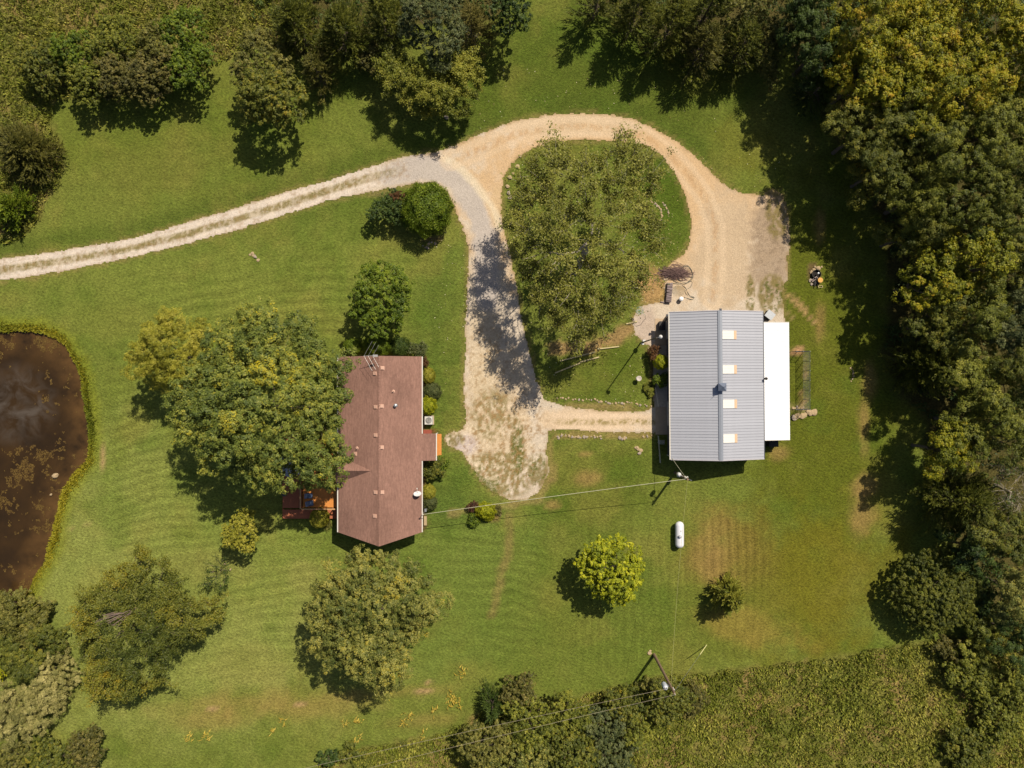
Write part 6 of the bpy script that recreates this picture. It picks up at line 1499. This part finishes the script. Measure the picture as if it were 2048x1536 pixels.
# floating algae in the pond
r_ = np.random.default_rng(33)
ax_, ay_ = r_.uniform(-20, 180, 60000), r_.uniform(660, 1240, 60000)
fa = fbm(ax_*.022, ay_*.022, 101, 4)*.6+fbm(ax_*.12, ay_*.12, 103, 3)*.55
zone_ = .10*np.exp(-((ax_-88)/22)**2-((ay_-760)/50)**2)+.08*np.exp(-((ax_-70)/34)**2-((ay_-920)/60)**2)+.09*np.exp(-((ax_-22)/36)**2-((ay_-1090)/80)**2) \
    +.09*np.exp(-((ax_-60)/90)**2-((ay_-690)/20)**2)+.10*np.exp(-((ax_-142)/14)**2-((ay_-750)/46)**2)-.12*np.exp(-((ax_-30)/50)**2-((ay_-820)/60)**2)
sa = sdf_poly(ax_, ay_, POND); m = (fa+zone_ > .725) & (sa > 1)
AX, AY = (ax_[m]-1024)*K0, -(ay_[m]-768)*K0
L_ALGAE = leafmat("algae", [(0, alb(84, 62, 28)), (.4, alb(106, 82, 36)), (.8, alb(132, 108, 50))], transl=.05, rough=.7)
k = len(AX); V, Q = quads(np.stack([AX, AY, np.full(k, -.225)+r_.uniform(0, .012, k)], -1), unit(r_.normal(size=(k, 3))*.08+np.array([0, 0, 1])), r_.uniform(.06, .17, k), r_.uniform(.05, .13, k), None, r_)
tag(np_mesh("algae", V, Q, L_ALGAE, attrs={"tint": ('FACE', np.clip(r_.normal(.4, .2, k), 0, 1))}), "orange-brown floating algae on the pond", kind="stuff")
# lily clumps with long yellow leaves near the bottom
LG = "clumps of long yellowing leaves"
for i, (px, py, n, s, lb) in enumerate([(905, 1400, 44, .75, "largest clump of long yellow leaves, right of the grey-green tree"), (925, 1342, 12, .5, "yellow leaf clump furthest up the slope"),
        (870, 1422, 8, .35, "small yellow leaf clump left of the largest"), (820, 1430, 12, .45, "yellow leaf clump with two strands to its left"), (806, 1448, 12, .4, "yellow leaf clump directly below its twin"),
        (716, 1440, 14, .5, "narrow tall clump of yellow leaves under the grey-green tree"), (688, 1448, 9, .35, "faint yellow clump left of the narrow tall one"), (715, 1480, 12, .4, "small star-shaped yellow clump near the bottom"),
        (568, 1442, 9, .35, "orange-tinged leaf clump furthest up on the left"), (545, 1462, 9, .35, "tiny yellow clump between the orange one and the pair"), (415, 1474, 18, .5, "spread yellow-green clump on the far left of the row"),
        (378, 1475, 12, .4, "flat yellow-green clump left-most of all"), (848, 1470, 7, .3, "lone pale sprig above the wires")]):
    X, Y = P(px, py); r_ = np.random.default_rng(300+i); root = thing("lily_clump", lb, "plant", (X, Y, 0), group=LG); mb = MB()
    for q in range(n):
        a = r_.uniform(0, 6.28); ox, oy = r_.normal(0, s*.55, 2); L_ = r_.uniform(.3, .75); w = r_.uniform(.03, .06)
        pts = [Vector((ox, oy, 0)), Vector((ox+math.cos(a)*L_*.45, oy+math.sin(a)*L_*.45, .3*L_+.12)), Vector((ox+math.cos(a)*L_, oy+math.sin(a)*L_, .06))]
        sd_ = Vector((-math.sin(a), math.cos(a), 0))*w
        mb.add([pts[0]-sd_*.5, pts[0]+sd_*.5, pts[1]+sd_, pts[1]-sd_, pts[2]], [(0, 1, 2, 3), (3, 2, 4)])
    o = mb.build("leaves", None, root); o.data.materials.append(simple("lily_leaf", alb(188, 164, 58), .7, var=.3, scale=3))

# pale leaves and clover heads lying on the lawn
r_ = np.random.default_rng(401); lx, ly = r_.uniform(860, 1560, 5200), r_.uniform(130, 830, 5200)
w_ = np.exp(-(((lx-1170)/190)**2+((ly-480)/210)**2))+.22*np.exp(-(((lx-900)/40)**2+((ly-700)/160)**2))+.10
m = (sdf_poly(lx, ly, DRIVE_OUT) < -2) | (sdf_poly(lx, ly, DRIVE_HOLE) > 1); m &= r_.uniform(0, 1, len(lx)) < w_*.75; m &= ~((lx > 1300) & (ly > 610)); m &= ~((lx < 880) & (ly > 680))
lx, ly = lx[m], ly[m]; k = len(lx); V, Q = quads(np.stack([(lx-1024)*K0, -(ly-768)*K0, np.full(k, .07)], -1), unit(r_.normal(size=(k, 3))*.3+np.array([0, 0, 1])), r_.uniform(.07, .14, k), r_.uniform(.06, .11, k), None, r_)
L_FALL = leafmat("fallen_leaf", [(0, alb(170, 150, 84)), (.5, alb(214, 200, 140)), (1, alb(236, 228, 190))], transl=.1)
tag(np_mesh("fallen_leaves", V, Q, L_FALL, attrs={"tint": ('FACE', r_.uniform(0, 1, k))}), "pale fallen leaves dotted over the lawn", kind="stuff")
for o_ in [o for o in bpy.data.objects if o.name.startswith("walnut_tree") and o.parent is None]:
    r_ = random.Random(9); mb = MB(); bx0, by0 = o_.location[0], o_.location[1]
    hx0, hy0 = P(262, 1222, 6.4)
    for q in range(15):
        tx_, ty_ = P(r_.uniform(196, 232), r_.uniform(1222, 1266), 6.4); z_ = r_.uniform(6.0, 7.2)
        mb.tube([(hx0-bx0, hy0-by0, 5.2), ((hx0*.45+tx_*.55)-bx0+r_.gauss(0, .12), (hy0*.45+ty_*.55)-by0+r_.gauss(0, .12), z_-.3), (tx_-bx0, ty_-by0, z_)], [.05, .032, .014], 4)
    mb.build("dead_branches", DEADW, o_)
